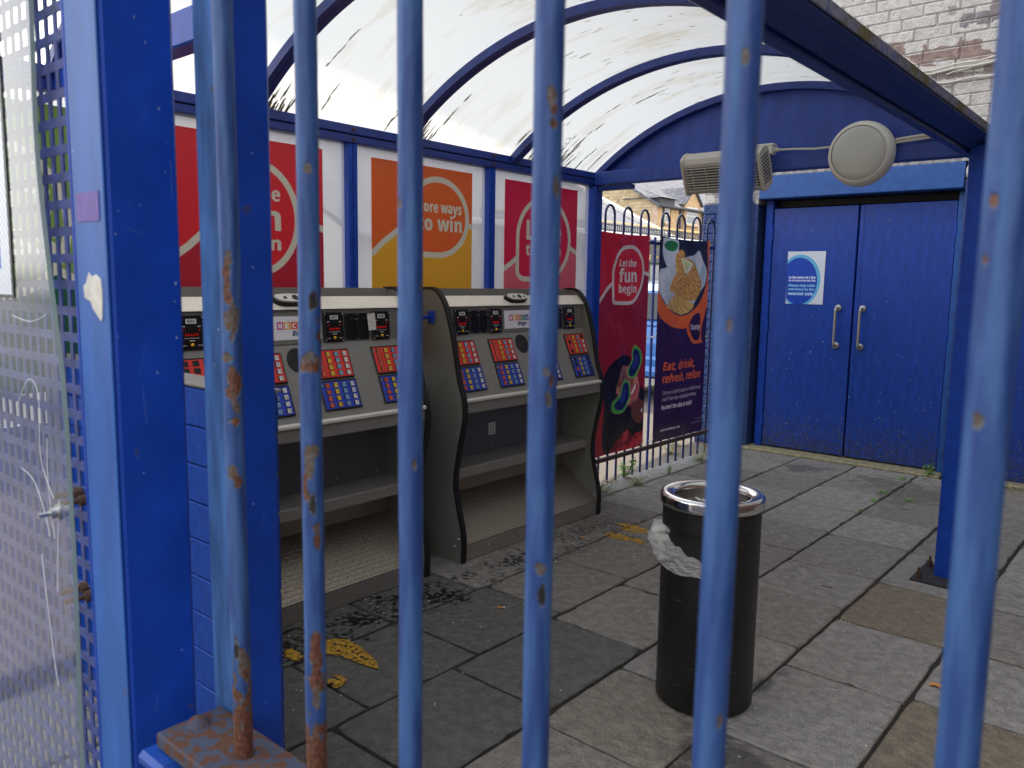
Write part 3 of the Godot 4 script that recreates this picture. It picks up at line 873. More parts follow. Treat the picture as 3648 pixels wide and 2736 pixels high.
func fence():
	var f := thing("bow_top_railing", Vector3(-3.0, 0, -5.2), "blue bow-top steel railing between the shelter and the club building, hung with two banners", "railing")
	for p in [[-4.418, -4.527], [-4.636, -4.742], [-4.853, -4.956], [-5.135, -5.243], [-5.36, -5.477], [-5.596, -5.72], [-5.833, -5.955], [-6.07, -6.18]]:
		var g := Shape.new()
		var z0: float = p[0]; var z1: float = p[1]
		var r := (z0 - z1) / 2.0
		var path := [Vector3(-3.0, 0.0, z0), Vector3(-3.0, 0.9, z0), Vector3(-3.0, 1.868 - r * 1.25, z0)]
		for k in range(1, 12):
			var a := PI * k / 12.0
			path.append(Vector3(-3.0, 1.868 - r * 1.25 + sin(a) * r * 1.25, (z0 + z1) / 2 + cos(a) * r))
		path += [Vector3(-3.0, 1.868 - r * 1.25, z1), Vector3(-3.0, 0.9, z1), Vector3(-3.0, 0.0, z1)]
		g.tube(path, 0.0085, 10)
		part(g, "hoop", M.railing_paint, f)
	bx("lower_rail", M.rusty, f, -3.006, -2.994 + 0.012, 0.155, 0.185, -6.36, -4.245, 0.003)
	bx("upper_rail", M.dark_paint, f, -3.006, -2.994 + 0.008, 1.635, 1.665, -6.36, -4.245, 0.003)
	bx("post", M.dark_paint, f, -3.008, -2.992, 0.0, 1.69, -5.06, -5.044, 0.003)
	bx("post", M.dark_paint, f, -3.012, -2.988, 0.0, 1.69, -6.34, -6.31, 0.003)
	bx("post", M.dark_paint, f, -3.012, -2.988, 0.0, 1.82, -4.315, -4.29, 0.003)

# a far window: frame, two panes and a bar
func far_window(parent: Node3D, x: float, y0: float, y1: float, z0: float, z1: float, frame: Material):
	bx("window", frame, parent, x - 0.1, x + 0.02, y0, y1, z1, z0, 0.01)
	var mid := (y0 + y1) / 2
	bx("pane", M.far_glass, parent, x + 0.021, x + 0.027, y0 + 0.07, mid - 0.03, z1 + 0.07, z0 - 0.07, 0)
	bx("pane", M.far_glass, parent, x + 0.021, x + 0.027, mid + 0.03, y1 - 0.07, z1 + 0.07, z0 - 0.07, 0)
	bx("sill", M.far_trim, parent, x, x + 0.12, y0 - 0.12, y0 - 0.005, z1 - 0.1, z0 + 0.1, 0.01)

func car(at: Vector3, turn: float, paint: Material, label: String):
	var c := thing("parked_car", at, label, "car", "")
	c.rotation.y = turn
	# side outline (z towards the back, y), carried across the width with a narrower cabin
	var lower := smooth(PackedVector2Array([Vector2(-1.95, 0.30), Vector2(-1.98, 0.50), Vector2(-1.92, 0.70), Vector2(-1.1, 0.88), Vector2(0.0, 0.93), Vector2(1.3, 0.95), Vector2(1.80, 0.93), Vector2(1.93, 0.75), Vector2(1.96, 0.50), Vector2(1.90, 0.28), Vector2(0, 0.22)]), true, 4)
	var g := Shape.new()
	g.extrude(lower, func(p: Vector2, t: float) -> Vector3: return Vector3(t, p.y, p.x), -0.82, 0.82)
	var body := put(g, "body", paint, c)
	var cab := [Vector2(-0.95, 0.88), Vector2(-0.25, 1.34), Vector2(0.5, 1.44), Vector2(1.30, 1.38), Vector2(1.62, 1.30), Vector2(1.88, 0.90)]
	g = Shape.new()
	for i in cab.size() - 1:
		var a: Vector2 = cab[i]; var b: Vector2 = cab[i + 1]
		var wa := lerpf(0.80, 0.58, clampf((a.y - 0.88) / 0.5, 0, 1)); var wb := lerpf(0.80, 0.58, clampf((b.y - 0.88) / 0.5, 0, 1))
		g.quad(Vector3(-wa, a.y, a.x), Vector3(wa, a.y, a.x), Vector3(wb, b.y, b.x), Vector3(-wb, b.y, b.x), Vector3(0, 1, a.x + b.x))
		for s in [-1.0, 1.0]:
			g.quad(Vector3(s * wa, a.y, a.x), Vector3(s * wb, b.y, b.x), Vector3(s * 0.80, 0.86, b.x), Vector3(s * 0.80, 0.86, a.x), Vector3(s, 0.2, 0))
	put(g, "cabin", paint, c)
	g = Shape.new()
	g.quad(Vector3(-0.58, 1.27, 1.665), Vector3(0.58, 1.27, 1.665), Vector3(0.70, 0.97, 1.865), Vector3(-0.70, 0.97, 1.865), Vector3(0, 0.5, 1))
	put(g, "rear_window", M.car_glass, c)
	g = Shape.new()
	g.quad(Vector3(-0.60, 1.30, -0.36), Vector3(0.60, 1.30, -0.36), Vector3(0.74, 0.94, -0.92), Vector3(-0.74, 0.94, -0.92), Vector3(0, 1, -1))
	put(g, "windscreen", M.car_glass, c)
	for s in [-1.0, 1.0]:
		g = Shape.new()
		g.quad(Vector3(s * 0.65, 1.30, -0.2), Vector3(s * 0.64, 1.33, 1.3), Vector3(s * 0.81, 0.95, 1.5), Vector3(s * 0.815, 0.95, -0.75), Vector3(s, 0.3, 0))
		put(g, "side_window", M.car_glass, c)
		g = Shape.new()
		g.box(Vector3(s * 0.70, 0.80, 1.90), Vector3(0.18, 0.22, 0.12), 0.03)
		put(g, "tail_light", M.card_red, c)
		g = Shape.new()
		g.box(Vector3(s * 0.64, 0.66, -1.92), Vector3(0.3, 0.14, 0.1), 0.03)
		put(g, "headlight", M.white_plastic, c)
		for z in [-1.25, 1.25]:
			g = Shape.new()
			g.lathe(PackedVector2Array([Vector2(0, 0.09), Vector2(0.2, 0.10), Vector2(0.30, 0.09), Vector2(0.32, 0.04), Vector2(0.32, -0.1)]), Vector3(s * 0.74, 0.32, z), Basis(Vector3.BACK, -s * PI / 2), 20)
			put(g, "wheel", M.black_rubber, c)
	g = Shape.new()
	g.box(Vector3(0, 0.45, 1.94), Vector3(1.55, 0.2, 0.12), 0.04)
	put(g, "bumper", paint, c)
	g = Shape.new()
	g.tube([Vector3(0, 1.40, 1.2), Vector3(0, 1.58, 1.34)], 0.006, 6)
	put(g, "aerial", M.black_rubber, c)

func street():
	var k := 25.0 / 14.0
	var fz := func(z: float) -> float: return z * k
	var fy := func(y: float) -> float: return 1.36 + (y - 1.36) * k
	var h := thing("stone_house", Vector3(-28, -0.14, -48), "far sandstone house with slate roof and peach gabled dormer front", "house")
	var zc := -42.17
	var g := Shape.new()
	g.extrude(PackedVector2Array([Vector2(-39, -0.1), Vector2(-25.02, -0.1), Vector2(-25.02, 6.05), Vector2(-32, 10.05), Vector2(-39, 6.05)]), func(p: Vector2, t: float) -> Vector3: return Vector3(p.x, p.y, t), zc, zc - 0.6)
	part(g, "gable_wall", M.sandstone, h)
	bx("front_wall", M.peach, h, -25.6, -25.0, -0.1, 6.05, -58, zc - 0.605, 0)
	bx("corner_stone", M.peach, h, -25.3, -24.96, -0.1, 6.0, zc - 0.62, zc + 0.04, 0.02)
	g = Shape.new()
	var pr := [Vector2(-24.7, 5.97), Vector2(-32, 10.2), Vector2(-39.3, 5.97)]
	for i in 2:
		var a: Vector2 = pr[i]; var b: Vector2 = pr[i + 1]
		g.quad(Vector3(a.x, a.y, zc + 0.2), Vector3(b.x, b.y, zc + 0.2), Vector3(b.x, b.y, -58), Vector3(a.x, a.y, -58), Vector3(1 - i * 2, 2, 0))
		g.quad(Vector3(a.x, a.y - 0.16, zc + 0.2), Vector3(b.x, b.y - 0.16, zc + 0.2), Vector3(b.x, b.y, zc + 0.2), Vector3(a.x, a.y, zc + 0.2), Vector3.BACK)
	part(g, "roof", M.slates, h)
	bx("gutter", M.far_dark, h, -24.75, -24.6, 5.88, 6.0, -58, zc + 0.1, 0.02)
	# gabled dormer flush with the front
	var d0: float = fz.call(-25.31); var d1: float = fz.call(-26.47); var dm := (d0 + d1) / 2
	g = Shape.new()
	g.extrude(PackedVector2Array([Vector2(d0, 5.9), Vector2(d0, 6.4), Vector2(dm, 7.25), Vector2(d1, 6.4), Vector2(d1, 5.9)]), func(p: Vector2, t: float) -> Vector3: return Vector3(t, p.y, p.x), -26.5, -24.85)
	part(g, "dormer", M.peach_warm, h)
	bx("dormer", M.peach_warm, h, -25.0, -24.86, 3.0, 5.9, d1, d0, 0)
	g = Shape.new()
	for e in [d0 + 0.25, d1 - 0.25]:
		g.quad(Vector3(-24.7, 7.42, dm), Vector3(-24.7, 6.25, e), Vector3(-28.5, 6.25, e), Vector3(-28.5, 7.42, dm), Vector3(0, 1, e - dm))
		g.quad(Vector3(-24.7, 7.42, dm), Vector3(-24.7, 6.25, e), Vector3(-24.7, 6.1, e), Vector3(-24.7, 7.27, dm), Vector3.RIGHT)
	part(g, "dormer_roof", M.slates, h)
	far_window(h, -24.84, fy.call(3.44), fy.call(4.03), fz.call(-25.46), fz.call(-26.26), M.far_white)
	far_window(h, -24.98, fy.call(3.41), fy.call(3.90), fz.call(-24.11), fz.call(-24.44), M.far_white)
	for z in [-23.95, -25.1, -26.75]:
		bx("downpipe", M.far_dark, h, -24.95, -24.85, 0.0, 5.9, z * k - 0.06, z * k + 0.06, 0.02)
	for z in [[-24.5, -25.0], [-23.62, -24.0]]:
		bx("pilaster", M.peach_warm, h, -25.0, -24.93, 0.0, 5.85, z[1] * k, z[0] * k, 0.01)
	# small hipped canopy on the roof slope
	var b0: float = fz.call(-23.6); var b1: float = fz.call(-24.74); var bm := lerpf(b0, b1, 0.45)
	bx("canopy", M.far_dark, h, -26.4, -24.85, 6.0, 6.42, b1 + 0.2, b0 - 0.1, 0)
	g = Shape.new()
	var top := Vector3(-26.2, 7.0, bm)
	var cs := [Vector3(-24.6, 6.42, b0 + 0.1), Vector3(-24.6, 6.42, b1), Vector3(-27.4, 6.42, b1), Vector3(-27.4, 6.42, b0 + 0.1)]
	for i in 4: g.flat(cs[i], cs[(i + 1) % 4], top, (cs[i] + cs[(i + 1) % 4]) / 2 - Vector3(-26, 6.0, bm))
	part(g, "canopy_roof", M.slates, h)
	# low cottage with a white skew
	var l := thing("slate_cottage", Vector3(-17, -0.14, -18), "low cottage with grey slate roof and white sloping verge below the sandstone gable", "house")
	g = Shape.new()
	g.quad(Vector3(-20.2, 6.0, -24), Vector3(-12.4, 2.2, -24), Vector3(-12.4, 2.2, -10), Vector3(-20.2, 6.0, -10), Vector3(1, 2, 0))
	g.quad(Vector3(-20.2, 6.0, -24), Vector3(-28, 2.2, -24), Vector3(-28, 2.2, -10), Vector3(-20.2, 6.0, -10), Vector3(-1, 2, 0))
	part(g, "roof", M.slates_pale, l)
	g = Shape.new()
	g.extrude(PackedVector2Array([Vector2(-20.2, 5.9), Vector2(-12.3, 2.05), Vector2(-12.3, 2.3), Vector2(-20.2, 6.15)]), func(p: Vector2, t: float) -> Vector3: return Vector3(p.x, p.y, t), -24.0, -24.3)
	part(g, "skew", M.far_white, l)
	g = Shape.new()
	g.extrude(PackedVector2Array([Vector2(-27.5, -0.1), Vector2(-12.8, -0.1), Vector2(-12.8, 2.2), Vector2(-20.2, 5.85), Vector2(-27.5, 2.2)]), func(p: Vector2, t: float) -> Vector3: return Vector3(p.x, p.y, t), -23.9, -10.1)
	part(g, "wall", M.far_white, l)
	# single-storey shop with gilt-tipped railing on its roof
	var s := thing("grey_shop", Vector3(-12, -0.14, -16), "low grey shop with gilt lettering on its fascia and railing on its roof", "shop")
	bx("wall", M.far_stone, s, -12.2, -11.3, -0.1, 2.5, -21.5, -12.0, 0.02)
	bx("cornice", M.far_white, s, -12.2, -11.15, 2.5, 2.62, -21.6, -11.9, 0.02)
	var im := picture(512, 64, rgb(84, 84, 90))
	words(im, "fresh bakes  ·  fresh k", 20, 14, 492, 52, rgb(224, 176, 90), true, 0.2, true)
	mat("fascia_print", Color.WHITE, 0.6, {tex = texture(im, false)})
	g = Shape.new()
	g.box(Vector3(-11.26, 2.08, -18.5), Vector3(0.06, 0.34, 5.6), 0.01)
	part(g, "fascia", M.far_dark, s)
	g = Shape.new()
	g.quad(Vector3(-11.226, 2.24, -15.8), Vector3(-11.226, 2.24, -21.2), Vector3(-11.226, 1.92, -21.2), Vector3(-11.226, 1.92, -15.8), Vector3.RIGHT)
	part(g, "lettering", M.fascia_print, s)
	for z in [-16.4, -18.0, -19.3, -20.6]:
		bx("shop_window", M.far_glass, s, -11.32, -11.285, 0.7, 1.86, z - 0.5, z + 0.5, 0)
		bx("window_frame", M.far_dark, s, -11.30, -11.26, 0.55, 0.69, z - 0.55, z + 0.55, 0.01)
		bx("notice", M.paper, s, -11.283, -11.278, 0.95, 1.35, z - 0.12, z + 0.16, 0)
	var z := -12.1
	g = Shape.new()
	var tips := Shape.new()
	while z > -21.4:
		g.box(Vector3(-11.25, 2.72, z), Vector3(0.02, 0.2, 0.02))
		tips.lathe(PackedVector2Array([Vector2(0, 0.07), Vector2(0.024, 0.03), Vector2(0.0, 0)]), Vector3(-11.25, 2.82, z), Basis(), 5)
		z -= 0.085
	g.box(Vector3(-11.25, 2.79, -16.75), Vector3(0.025, 0.03, 9.3))
	g.box(Vector3(-11.25, 2.66, -16.75), Vector3(0.025, 0.03, 9.3))
	var rail := part(g, "roof_railing", M.far_dark, s)
	var tp := put(tips, "gilt_finials", M.gilt, rail)
	tp.set_meta("kind", "stuff")
	car(Vector3(-4.95, -0.02, -10.05), 0.0, M.car_blue, "bright blue hatchback parked beyond the railing, its back towards the banners")
	car(Vector3(-9.5, -0.14, 3.2), -PI / 2, M.car_silver, "silver car in the street, mirrored in the clear plastic sheet")
	# what the sheet and the bin rim mirror: street lamps and houses across the road
	for p in [[-12.0, 4.6, "lamp post nearer the corner, mirrored in the clear plastic sheet"], [-17.0, 5.6, "lamp post farther off, mirrored in the clear plastic sheet"]]:
		var lp := thing("street_lamp", Vector3(p[0], -0.14, p[1]), p[2], "street lamp", "street lamps across the road")
		g = Shape.new()
		g.tube([Vector3(0, 0, 0), Vector3(0, 3, 0), Vector3(0, 6.5, 0), Vector3(0.2, 6.9, 0), Vector3(0.9, 7.05, 0)], 0.06, 8)
		put(g, "column", M.far_stone, lp)
		g = Shape.new()
		g.box(Vector3(1.1, 7.05, 0), Vector3(0.6, 0.12, 0.2), 0.03)
		put(g, "lantern", M.far_stone, lp)
	for i in 4:
		var x := -34.0 + i * 12.0
		var t := thing("terraced_house", Vector3(x, -0.14, 19), ["sandstone terraced house farthest along the road behind the photographer", "second sandstone terraced house along the road behind the photographer", "third sandstone terraced house along the road behind the photographer", "sandstone terraced house right behind the photographer"][i], "house", "houses behind the photographer")
		bx("wall", M.sandstone, t, x - 5.99, x + 5.99, -0.1, 6.2, 16, 22, 0)
		g = Shape.new()
		g.quad(Vector3(x - 5.99, 6.1, 15.7), Vector3(x + 5.99, 6.1, 15.7), Vector3(x + 5.99, 8.4, 19), Vector3(x - 5.99, 8.4, 19), Vector3(0, 1, -1))
		g.quad(Vector3(x - 5.99, 6.1, 22.3), Vector3(x + 5.99, 6.1, 22.3), Vector3(x + 5.99, 8.4, 19), Vector3(x - 5.99, 8.4, 19), Vector3(0, 1, 1))
		part(g, "roof", M.slates, t)
		for wx in [-3.8, 0.0, 3.8]:
			for wy in [1.0, 3.9]:
				bx("window", M.far_white, t, x + wx - 0.6, x + wx + 0.6, wy, wy + 1.6, 15.93, 16.1, 0.01)
				bx("pane", M.far_glass, t, x + wx - 0.5, x + wx + 0.5, wy + 0.1, wy + 1.5, 15.915, 15.92, 0)

const BAR_X := [-0.689, -0.565, -0.441, -0.316, -0.190, -0.067, 0.053, 0.177, 0.301]
const SPOTS := [
	[[1.364, -0.45, 0.0129, 0.5, 1], [1.34, -0.3, 0.0065, 0.4, 1], [1.321, 0.0, 0.0109, 0.7, 0], [1.286, -0.5, 0.0033, 0.5, 0], [1.259, 0.0, 0.0134, 0.7, 1], [1.241, 0.1, 0.0067, 0.5, 0], [1.226, -0.1, 0.0034, 0.6, 1], [1.178, -0.4, 0.0046, 0.4, 0], [1.167, 0.3, 0.0069, 0.5, 1], [0.996, -0.5, 0.0099, 0.25, 2], [0.981, 0.3, 0.0149, 0.7, 0], [0.975, 0.4, 0.008, 0.35, 1], [0.905, 0.0, 0.058, 3.0, 1]],
	[[1.448, -0.1, 0.0015, 0.3, 0], [1.34, 0.2, 0.0058, 0.4, 2], [1.326, 0.7, 0.0029, 0.3, 1], [1.313, 0.8, 0.0039, 0.3, 1], [1.293, 0.0, 0.0049, 0.8, 0], [1.287, 0.0, 0.003, 0.9, 1], [1.216, 0.0, 0.0061, 0.6, 0], [1.204, -0.3, 0.0081, 0.5, 0], [1.186, -0.7, 0.0123, 0.3, 1], [1.168, 0.0, 0.0062, 0.4, 2], [1.149, 0.2, 0.0041, 0.4, 0], [1.137, 0.3, 0.0052, 0.4, 1], [1.038, 0.0, 0.014, 0.6, 1], [1.016, 0.1, 0.012, 0.75, 1], [0.995, 0.0, 0.0066, 0.4, 0], [0.945, 0.0, 0.027, 3.0, 1]],
	[[1.415, -0.9, 0.002, 0.2, 1], [1.357, 0.8, 0.001, 0.2, 0], [1.224, 0.3, 0.0011, 0.2, 0]],
	[[1.471, 0.2, 0.0041, 0.35, 0], [1.465, 0.3, 0.0017, 0.3, 1], [1.455, 0.4, 0.0019, 0.3, 1], [1.417, 0.6, 0.0042, 0.25, 0], [1.305, 0.2, 0.0018, 0.3, 0], [1.299, 0.6, 0.0045, 0.2, 1], [1.286, 0.4, 0.0045, 0.25, 0], [1.176, 0.1, 0.0024, 0.3, 0], [1.16, 0.2, 0.0064, 0.25, 2]],
	[[1.474, 0.1, 0.0011, 0.2, 0], [1.34, -0.1, 0.0015, 0.1, 0], [1.12, 0.5, 0.003, 0.2, 0]],
	[[1.398, -0.6, 0.0019, 0.2, 1], [1.373, -0.7, 0.001, 0.2, 1], [1.304, -0.4, 0.0021, 0.2, 0]], [], [], []]

# paint of one bar, 1 m tall from y 0.85, u 0.5 towards the photographer
func bar_paint(k: int) -> Array:
	var im := Image.create_empty(64, 1024, false, Image.FORMAT_RGB8)
	var no := FastNoiseLite.new()
	no.seed = 100 + k; no.frequency = 0.02; no.fractal_octaves = 4
	var f2 := FastNoiseLite.new()
	f2.seed = 130 + k; f2.frequency = 0.09; f2.fractal_octaves = 3
	var light := lin(0.040, 0.108, 0.29); var dark := lin(0.015, 0.050, 0.20)
	var hi := Image.create_empty(64, 1024, false, Image.FORMAT_L8)
	for y in 1024:
		for x in 64:
			hi.set_pixel(x, y, Color.WHITE * clampf(0.72 + no.get_noise_2d(x * 4.0 + 90.0, y * 1.3) * 0.35 + f2.get_noise_2d(x * 2.0, y) * 0.12, 0, 1))
			var q := no.get_noise_2d(x * 3.0, y * 0.35)
			var c := light.lerp(dark, clampf(0.45 + q * 1.5, 0, 1))
			im.set_pixel(x, y, c)
	for s in SPOTS[k]:
		var cy: float = (1.85 - s[0]) * 1024.0
		var hy: float = maxf(s[2] * 1024.0 * 1.15, 3.0)
		var cu: float = (0.5 + asin(clampf(s[1], -0.95, 0.95)) / TAU) * 64.0
		var hu: float = s[3] * 9.0
		var whole: bool = s[3] >= 2.0
		for y in range(int(cy - hy * 1.7), int(cy + hy * 1.7) if not whole else 1024):
			if y < 0 or y > 1023: continue
			for x in 64:
				var e: float
				if whole: e = 1.0 - (cy - y) / hy if y < cy else 1.0
				else: e = 1.35 - Vector2((x - cu) / hu, (y - cy) / hy).length()
				e += no.get_noise_2d(x * 4.0 + 300, y * 2.2) * 1.1
				if e < 0.12: continue
				var n2 := f2.get_noise_2d(x * 3.0, y * 1.5)
				var rust := Color(0.44, 0.27, 0.20).lerp(Color(0.30, 0.17, 0.13), clampf(0.5 + n2 * 1.6, 0, 1))
				if s[4] == 2: rust = Color(0.12, 0.11, 0.11)
				var rim := Color(0.36, 0.36, 0.37).lerp(Color(0.34, 0.27, 0.22), clampf(0.5 + n2 * 2.0, 0, 1))
				var c := rim if (e < 0.38 or s[4] == 0) else rust
				if s[4] == 0 and n2 > 0.12: c = Color(0.34, 0.25, 0.20)
				var cover := clampf((e - 0.12) * 9.0, 0, 1)
				im.set_pixel(x, y, im.get_pixel(x, y).lerp(c, cover))
				hi.set_pixel(x, y, hi.get_pixel(x, y).lerp(Color.WHITE * (0.22 + n2 * 0.4), cover))
	return [ImageTexture.create_from_image(im), ImageTexture.create_from_image(hi)]

func gate():
	var gt := thing("steel_gate", Vector3(-0.25, 0.0, -0.4), "blue steel bar gate in the foreground with peeling rusty bars", "gate")
	for k in BAR_X.size():
		var x: float = BAR_X[k]
		var coats := bar_paint(k)
		var m := mat("bar_%d" % k, Color.WHITE, 0.5, {tex = coats[0], bump = coats[1], relief = 0.09, spec = 0.5})
		var to := atan2(-x, 0.4)      # turn of the side that faces the photographer
		var g := Shape.new()
		var n := 24
		var no := FastNoiseLite.new()
		no.seed = 200 + k; no.frequency = 3.0
		for j in 48:
			var y0 := 0.1 + j * 0.048; var y1 := y0 + 0.048
			var r0 := 0.0092 + no.get_noise_1d(y0 * 10.0) * 0.0003; var r1 := 0.0092 + no.get_noise_1d(y1 * 10.0) * 0.0003
			var o0 := Vector3(no.get_noise_1d(y0 + 40), 0, no.get_noise_1d(y0 + 90)) * 0.0008; var o1 := Vector3(no.get_noise_1d(y1 + 40), 0, no.get_noise_1d(y1 + 90)) * 0.0008
			for i in n:
				var u0 := float(i) / n; var u1 := float(i + 1) / n
				var a := to - (u0 - 0.5) * -TAU; var b := to - (u1 - 0.5) * -TAU
				var na := Vector3(sin(a), 0, cos(a)); var nb := Vector3(sin(b), 0, cos(b))
				var c := Vector3(x, 0, -0.4)
				g.soft(c + o0 + na * r0 + Vector3(0, y0, 0), c + o0 + nb * r0 + Vector3(0, y0, 0), c + o1 + nb * r1 + Vector3(0, y1, 0), c + o1 + na * r1 + Vector3(0, y1, 0), na, nb, nb, na, Vector2(u0, 1.85 - y0), Vector2(u1, 1.85 - y0), Vector2(u1, 1.85 - y1), Vector2(u0, 1.85 - y1))
		part(g, "bar", m, gt)
	var r := bx("middle_rail", M.rusty, gt, -0.792, 0.45, 0.868, 0.885, -0.434, -0.360, 0.002)
	for x in [-0.774]:
		var g := Shape.new()
		g.lathe(PackedVector2Array([Vector2(0, 0.009), Vector2(0.008, 0.007), Vector2(0.0125, 0.0)]), Vector3(x, 0.885, -0.398), Basis(), 18)
		put(g, "rivet", M.rusty, r)
	for k in 2:
		var g2 := Shape.new()
		g2.tube([Vector3(BAR_X[k], 0.884, -0.4), Vector3(BAR_X[k], 0.888, -0.4)], 0.0105, 14)
		put(g2, "weld", M.rust_plain, r)
	bx("lower_rail", M.rusty, gt, -0.80, 0.45, 0.105, 0.122, -0.434, -0.365, 0.002)
	bx("upper_rail", M.rusty, gt, -0.80, 0.45, 2.36, 2.377, -0.434, -0.365, 0.002)
	bx("hinge_bracket", M.stile_paint, gt, -0.806, -0.752, 0.850, 0.8665, -0.375, -0.345, 0.005)
	bx("stile", M.deep_paint, gt, -0.806, -0.748, 0.06, 2.42, -0.486, -0.4395, 0.004)
	bx("skylit_front_strip", M.skylit_chalked_stile, gt, -0.809, -0.750, 0.06, 2.42, -0.439, -0.436, 0.001)  # thin strip whose paler colour carries the sky light
	var gp := thing("gate_post", Vector3(-0.895, 0, -0.4), "thick blue box-section post at the hinge side of the gate, with a torn white sticker", "post")
	bx("box_section", M.deep_paint, gp, -0.931, -0.857, -0.05, 2.6, -0.4405, -0.3635, 0.004)
	bx("skylit_front_strip", M.skylit_post, gp, -0.934, -0.858, -0.05, 2.6, -0.363, -0.3606, 0.001)  # added thin face, its colour brightened in place of sky light
	var g := Shape.new()
	var out := PackedVector2Array([Vector2(-0.901, 1.363), Vector2(-0.893, 1.358), Vector2(-0.884, 1.361), Vector2(-0.872, 1.356), Vector2(-0.870, 1.34), Vector2(-0.873, 1.315), Vector2(-0.876, 1.312), Vector2(-0.886, 1.319), Vector2(-0.895, 1.325), Vector2(-0.899, 1.332), Vector2(-0.914, 1.336), Vector2(-0.916, 1.348), Vector2(-0.908, 1.352)])
	g.extrude(out, func(p: Vector2, t: float) -> Vector3: return Vector3(p.x, p.y, t), -0.3605, -0.3594)
	part(g, "torn_sticker", M.paper, gp)
	bx("violet_patch", M.violet, gp, -0.925, -0.869, 1.416, 1.446, -0.3605, -0.3596, 0)

func side_screen():
	var s := thing("perforated_screen", Vector3(-1.35, 0, -0.39), "blue perforated steel screen left of the gate post, square holes in rows", "screen")
	var g := Shape.new()
	var x1 := -0.984
	var zc := -0.383
	var px := 0.0265; var hx := 0.0175; var py := 0.031; var hy := 0.0205
	var cols := 26
	g.box(Vector3(x1 - 0.005, 1.25, zc), Vector3(0.010, 2.3, 0.0022))
	for c in cols:
		var hx1 := x1 - 0.010 - c * px
		g.box(Vector3(hx1 - hx - (px - hx) / 2, 1.25, zc), Vector3(px - hx, 2.3, 0.0022))
		for r in 74:
			g.box(Vector3(hx1 - hx / 2, 0.1 + r * py + (py - hy) / 2 + 0.003, zc), Vector3(hx, py - hy, 0.0022))
	part(g, "mesh_panel", M.screen_paint, s)
	bx("frame", M.deep_paint, s, -0.9838, -0.974, 0.08, 2.42, -0.425, -0.376, 0.002)
	bx("frame", M.deep_paint, s, -1.70, -1.685, 0.08, 2.42, -0.425, -0.376, 0.002)
	for q in [[-1.008, 1.10], [-0.994, 1.093], [-1.004, 0.982], [-0.990, 0.975]]:
		g = Shape.new()
		g.lathe(PackedVector2Array([Vector2(0, 0.030), Vector2(0.0032, 0.030), Vector2(0.0032, 0.008), Vector2(0.0068, 0.008), Vector2(0.0068, 0.0)]), Vector3(q[0], q[1], zc + 0.003), Basis(Vector3.RIGHT, PI / 2), 6)
		part(g, "bolt", M.bolt_rusty, s)
	# warped clear sheet in front
	var a := thing("clear_plastic_sheet", Vector3(-1.3, 0, -0.35), "scuffed clear plastic sheet bolted over the perforated screen", "plastic sheet")
	g = Shape.new()
	var edge := [[2.35, -0.985], [1.85, -0.986], [1.65, -0.990], [1.507, -0.997], [1.384, -0.984], [1.238, -0.960], [1.12, -0.957], [1.0, -0.957], [0.774, -0.966], [0.1, -0.975]]
	var line := PackedVector2Array()
	for e in edge: line.append(Vector2(e[1], e[0]))
	line = smooth(line, false, 5)
	for i in line.size() - 1:
		var p := line[i]; var q := line[i + 1]
		for e in [[-0.3475, 1.0]]:
			g.quad(Vector3(p.x, p.y, e[0]), Vector3(q.x, q.y, e[0]), Vector3(-1.72, q.y, e[0]), Vector3(-1.72, p.y, e[0]), Vector3(0, 0, e[1]))
	var sheet := part(g, "sheet", M.clear_sheet, a)
	g = Shape.new()
	for i in line.size() - 1:
		var p := line[i]; var q := line[i + 1]
		g.quad(Vector3(p.x, p.y, -0.3475), Vector3(q.x, q.y, -0.3475), Vector3(q.x, q.y, -0.3525), Vector3(p.x, p.y, -0.3525), Vector3.RIGHT)
	part(g, "edge", M.sheet_edge, a)
	g = Shape.new()
	g.lathe(PackedVector2Array([Vector2(0, 0.022), Vector2(0.003, 0.022), Vector2(0.003, 0.010), Vector2(0.0065, 0.010), Vector2(0.0065, 0.003), Vector2(0.010, 0.003), Vector2(0.010, 0)]), Vector3(-0.984, 1.087, -0.347), Basis(Vector3.RIGHT, PI / 2), 6)
	part(g, "bolt", M.steel, a)
	var marks := [[-1.10, 1.20, -1.06, 1.235, -1.03, 1.22, -1.035, 1.15, -1.02, 1.12, -1.0, 1.10], [-1.10, 1.12, -1.06, 1.11, -1.03, 1.075, -1.02, 1.05], [-1.01, 1.17, -1.015, 1.12, -1.005, 1.05], [-0.985, 1.10, -1.0, 1.02, -1.005, 0.985], [-1.10, 1.31, -1.04, 1.305, -0.99, 1.315], [-1.05, 1.02, -1.03, 0.9, -1.02, 0.86]]
	for l in marks:
		var pts := PackedVector2Array()
		for i in range(0, l.size(), 2): pts.append(Vector2(l[i], l[i + 1]))
		pts = smooth(pts, false, 5)
		var path := []
		for p in pts: path.append(Vector3(p.x, p.y, -0.3474))
		g = Shape.new()
		g.tube(path, 0.00032, 4)
		put(g, "scratch", M.scratch, sheet)
	var im := picture(400, 560, rgb(222, 226, 232))
	for k in range(-600, 420, 12): stroke(im, PackedVector2Array([Vector2(k, 0), Vector2(k + 560, 560)]), 4, rgb(170, 184, 204))
	im.fill_rect(Rect2i(34, 34, 332, 492), rgb(24, 84, 190))
	for k in 5: stroke(im, smooth(PackedVector2Array([Vector2(34, 420 - k * 80), Vector2(140, 470 - k * 84), Vector2(260, 410 - k * 78), Vector2(366, 440 - k * 80)]), false), 10 + k * 3, rgb(60, 130, 214) if k % 2 else rgb(140, 196, 236))
	mat("club_print", Color.WHITE, 0.35, {tex = texture(im)})
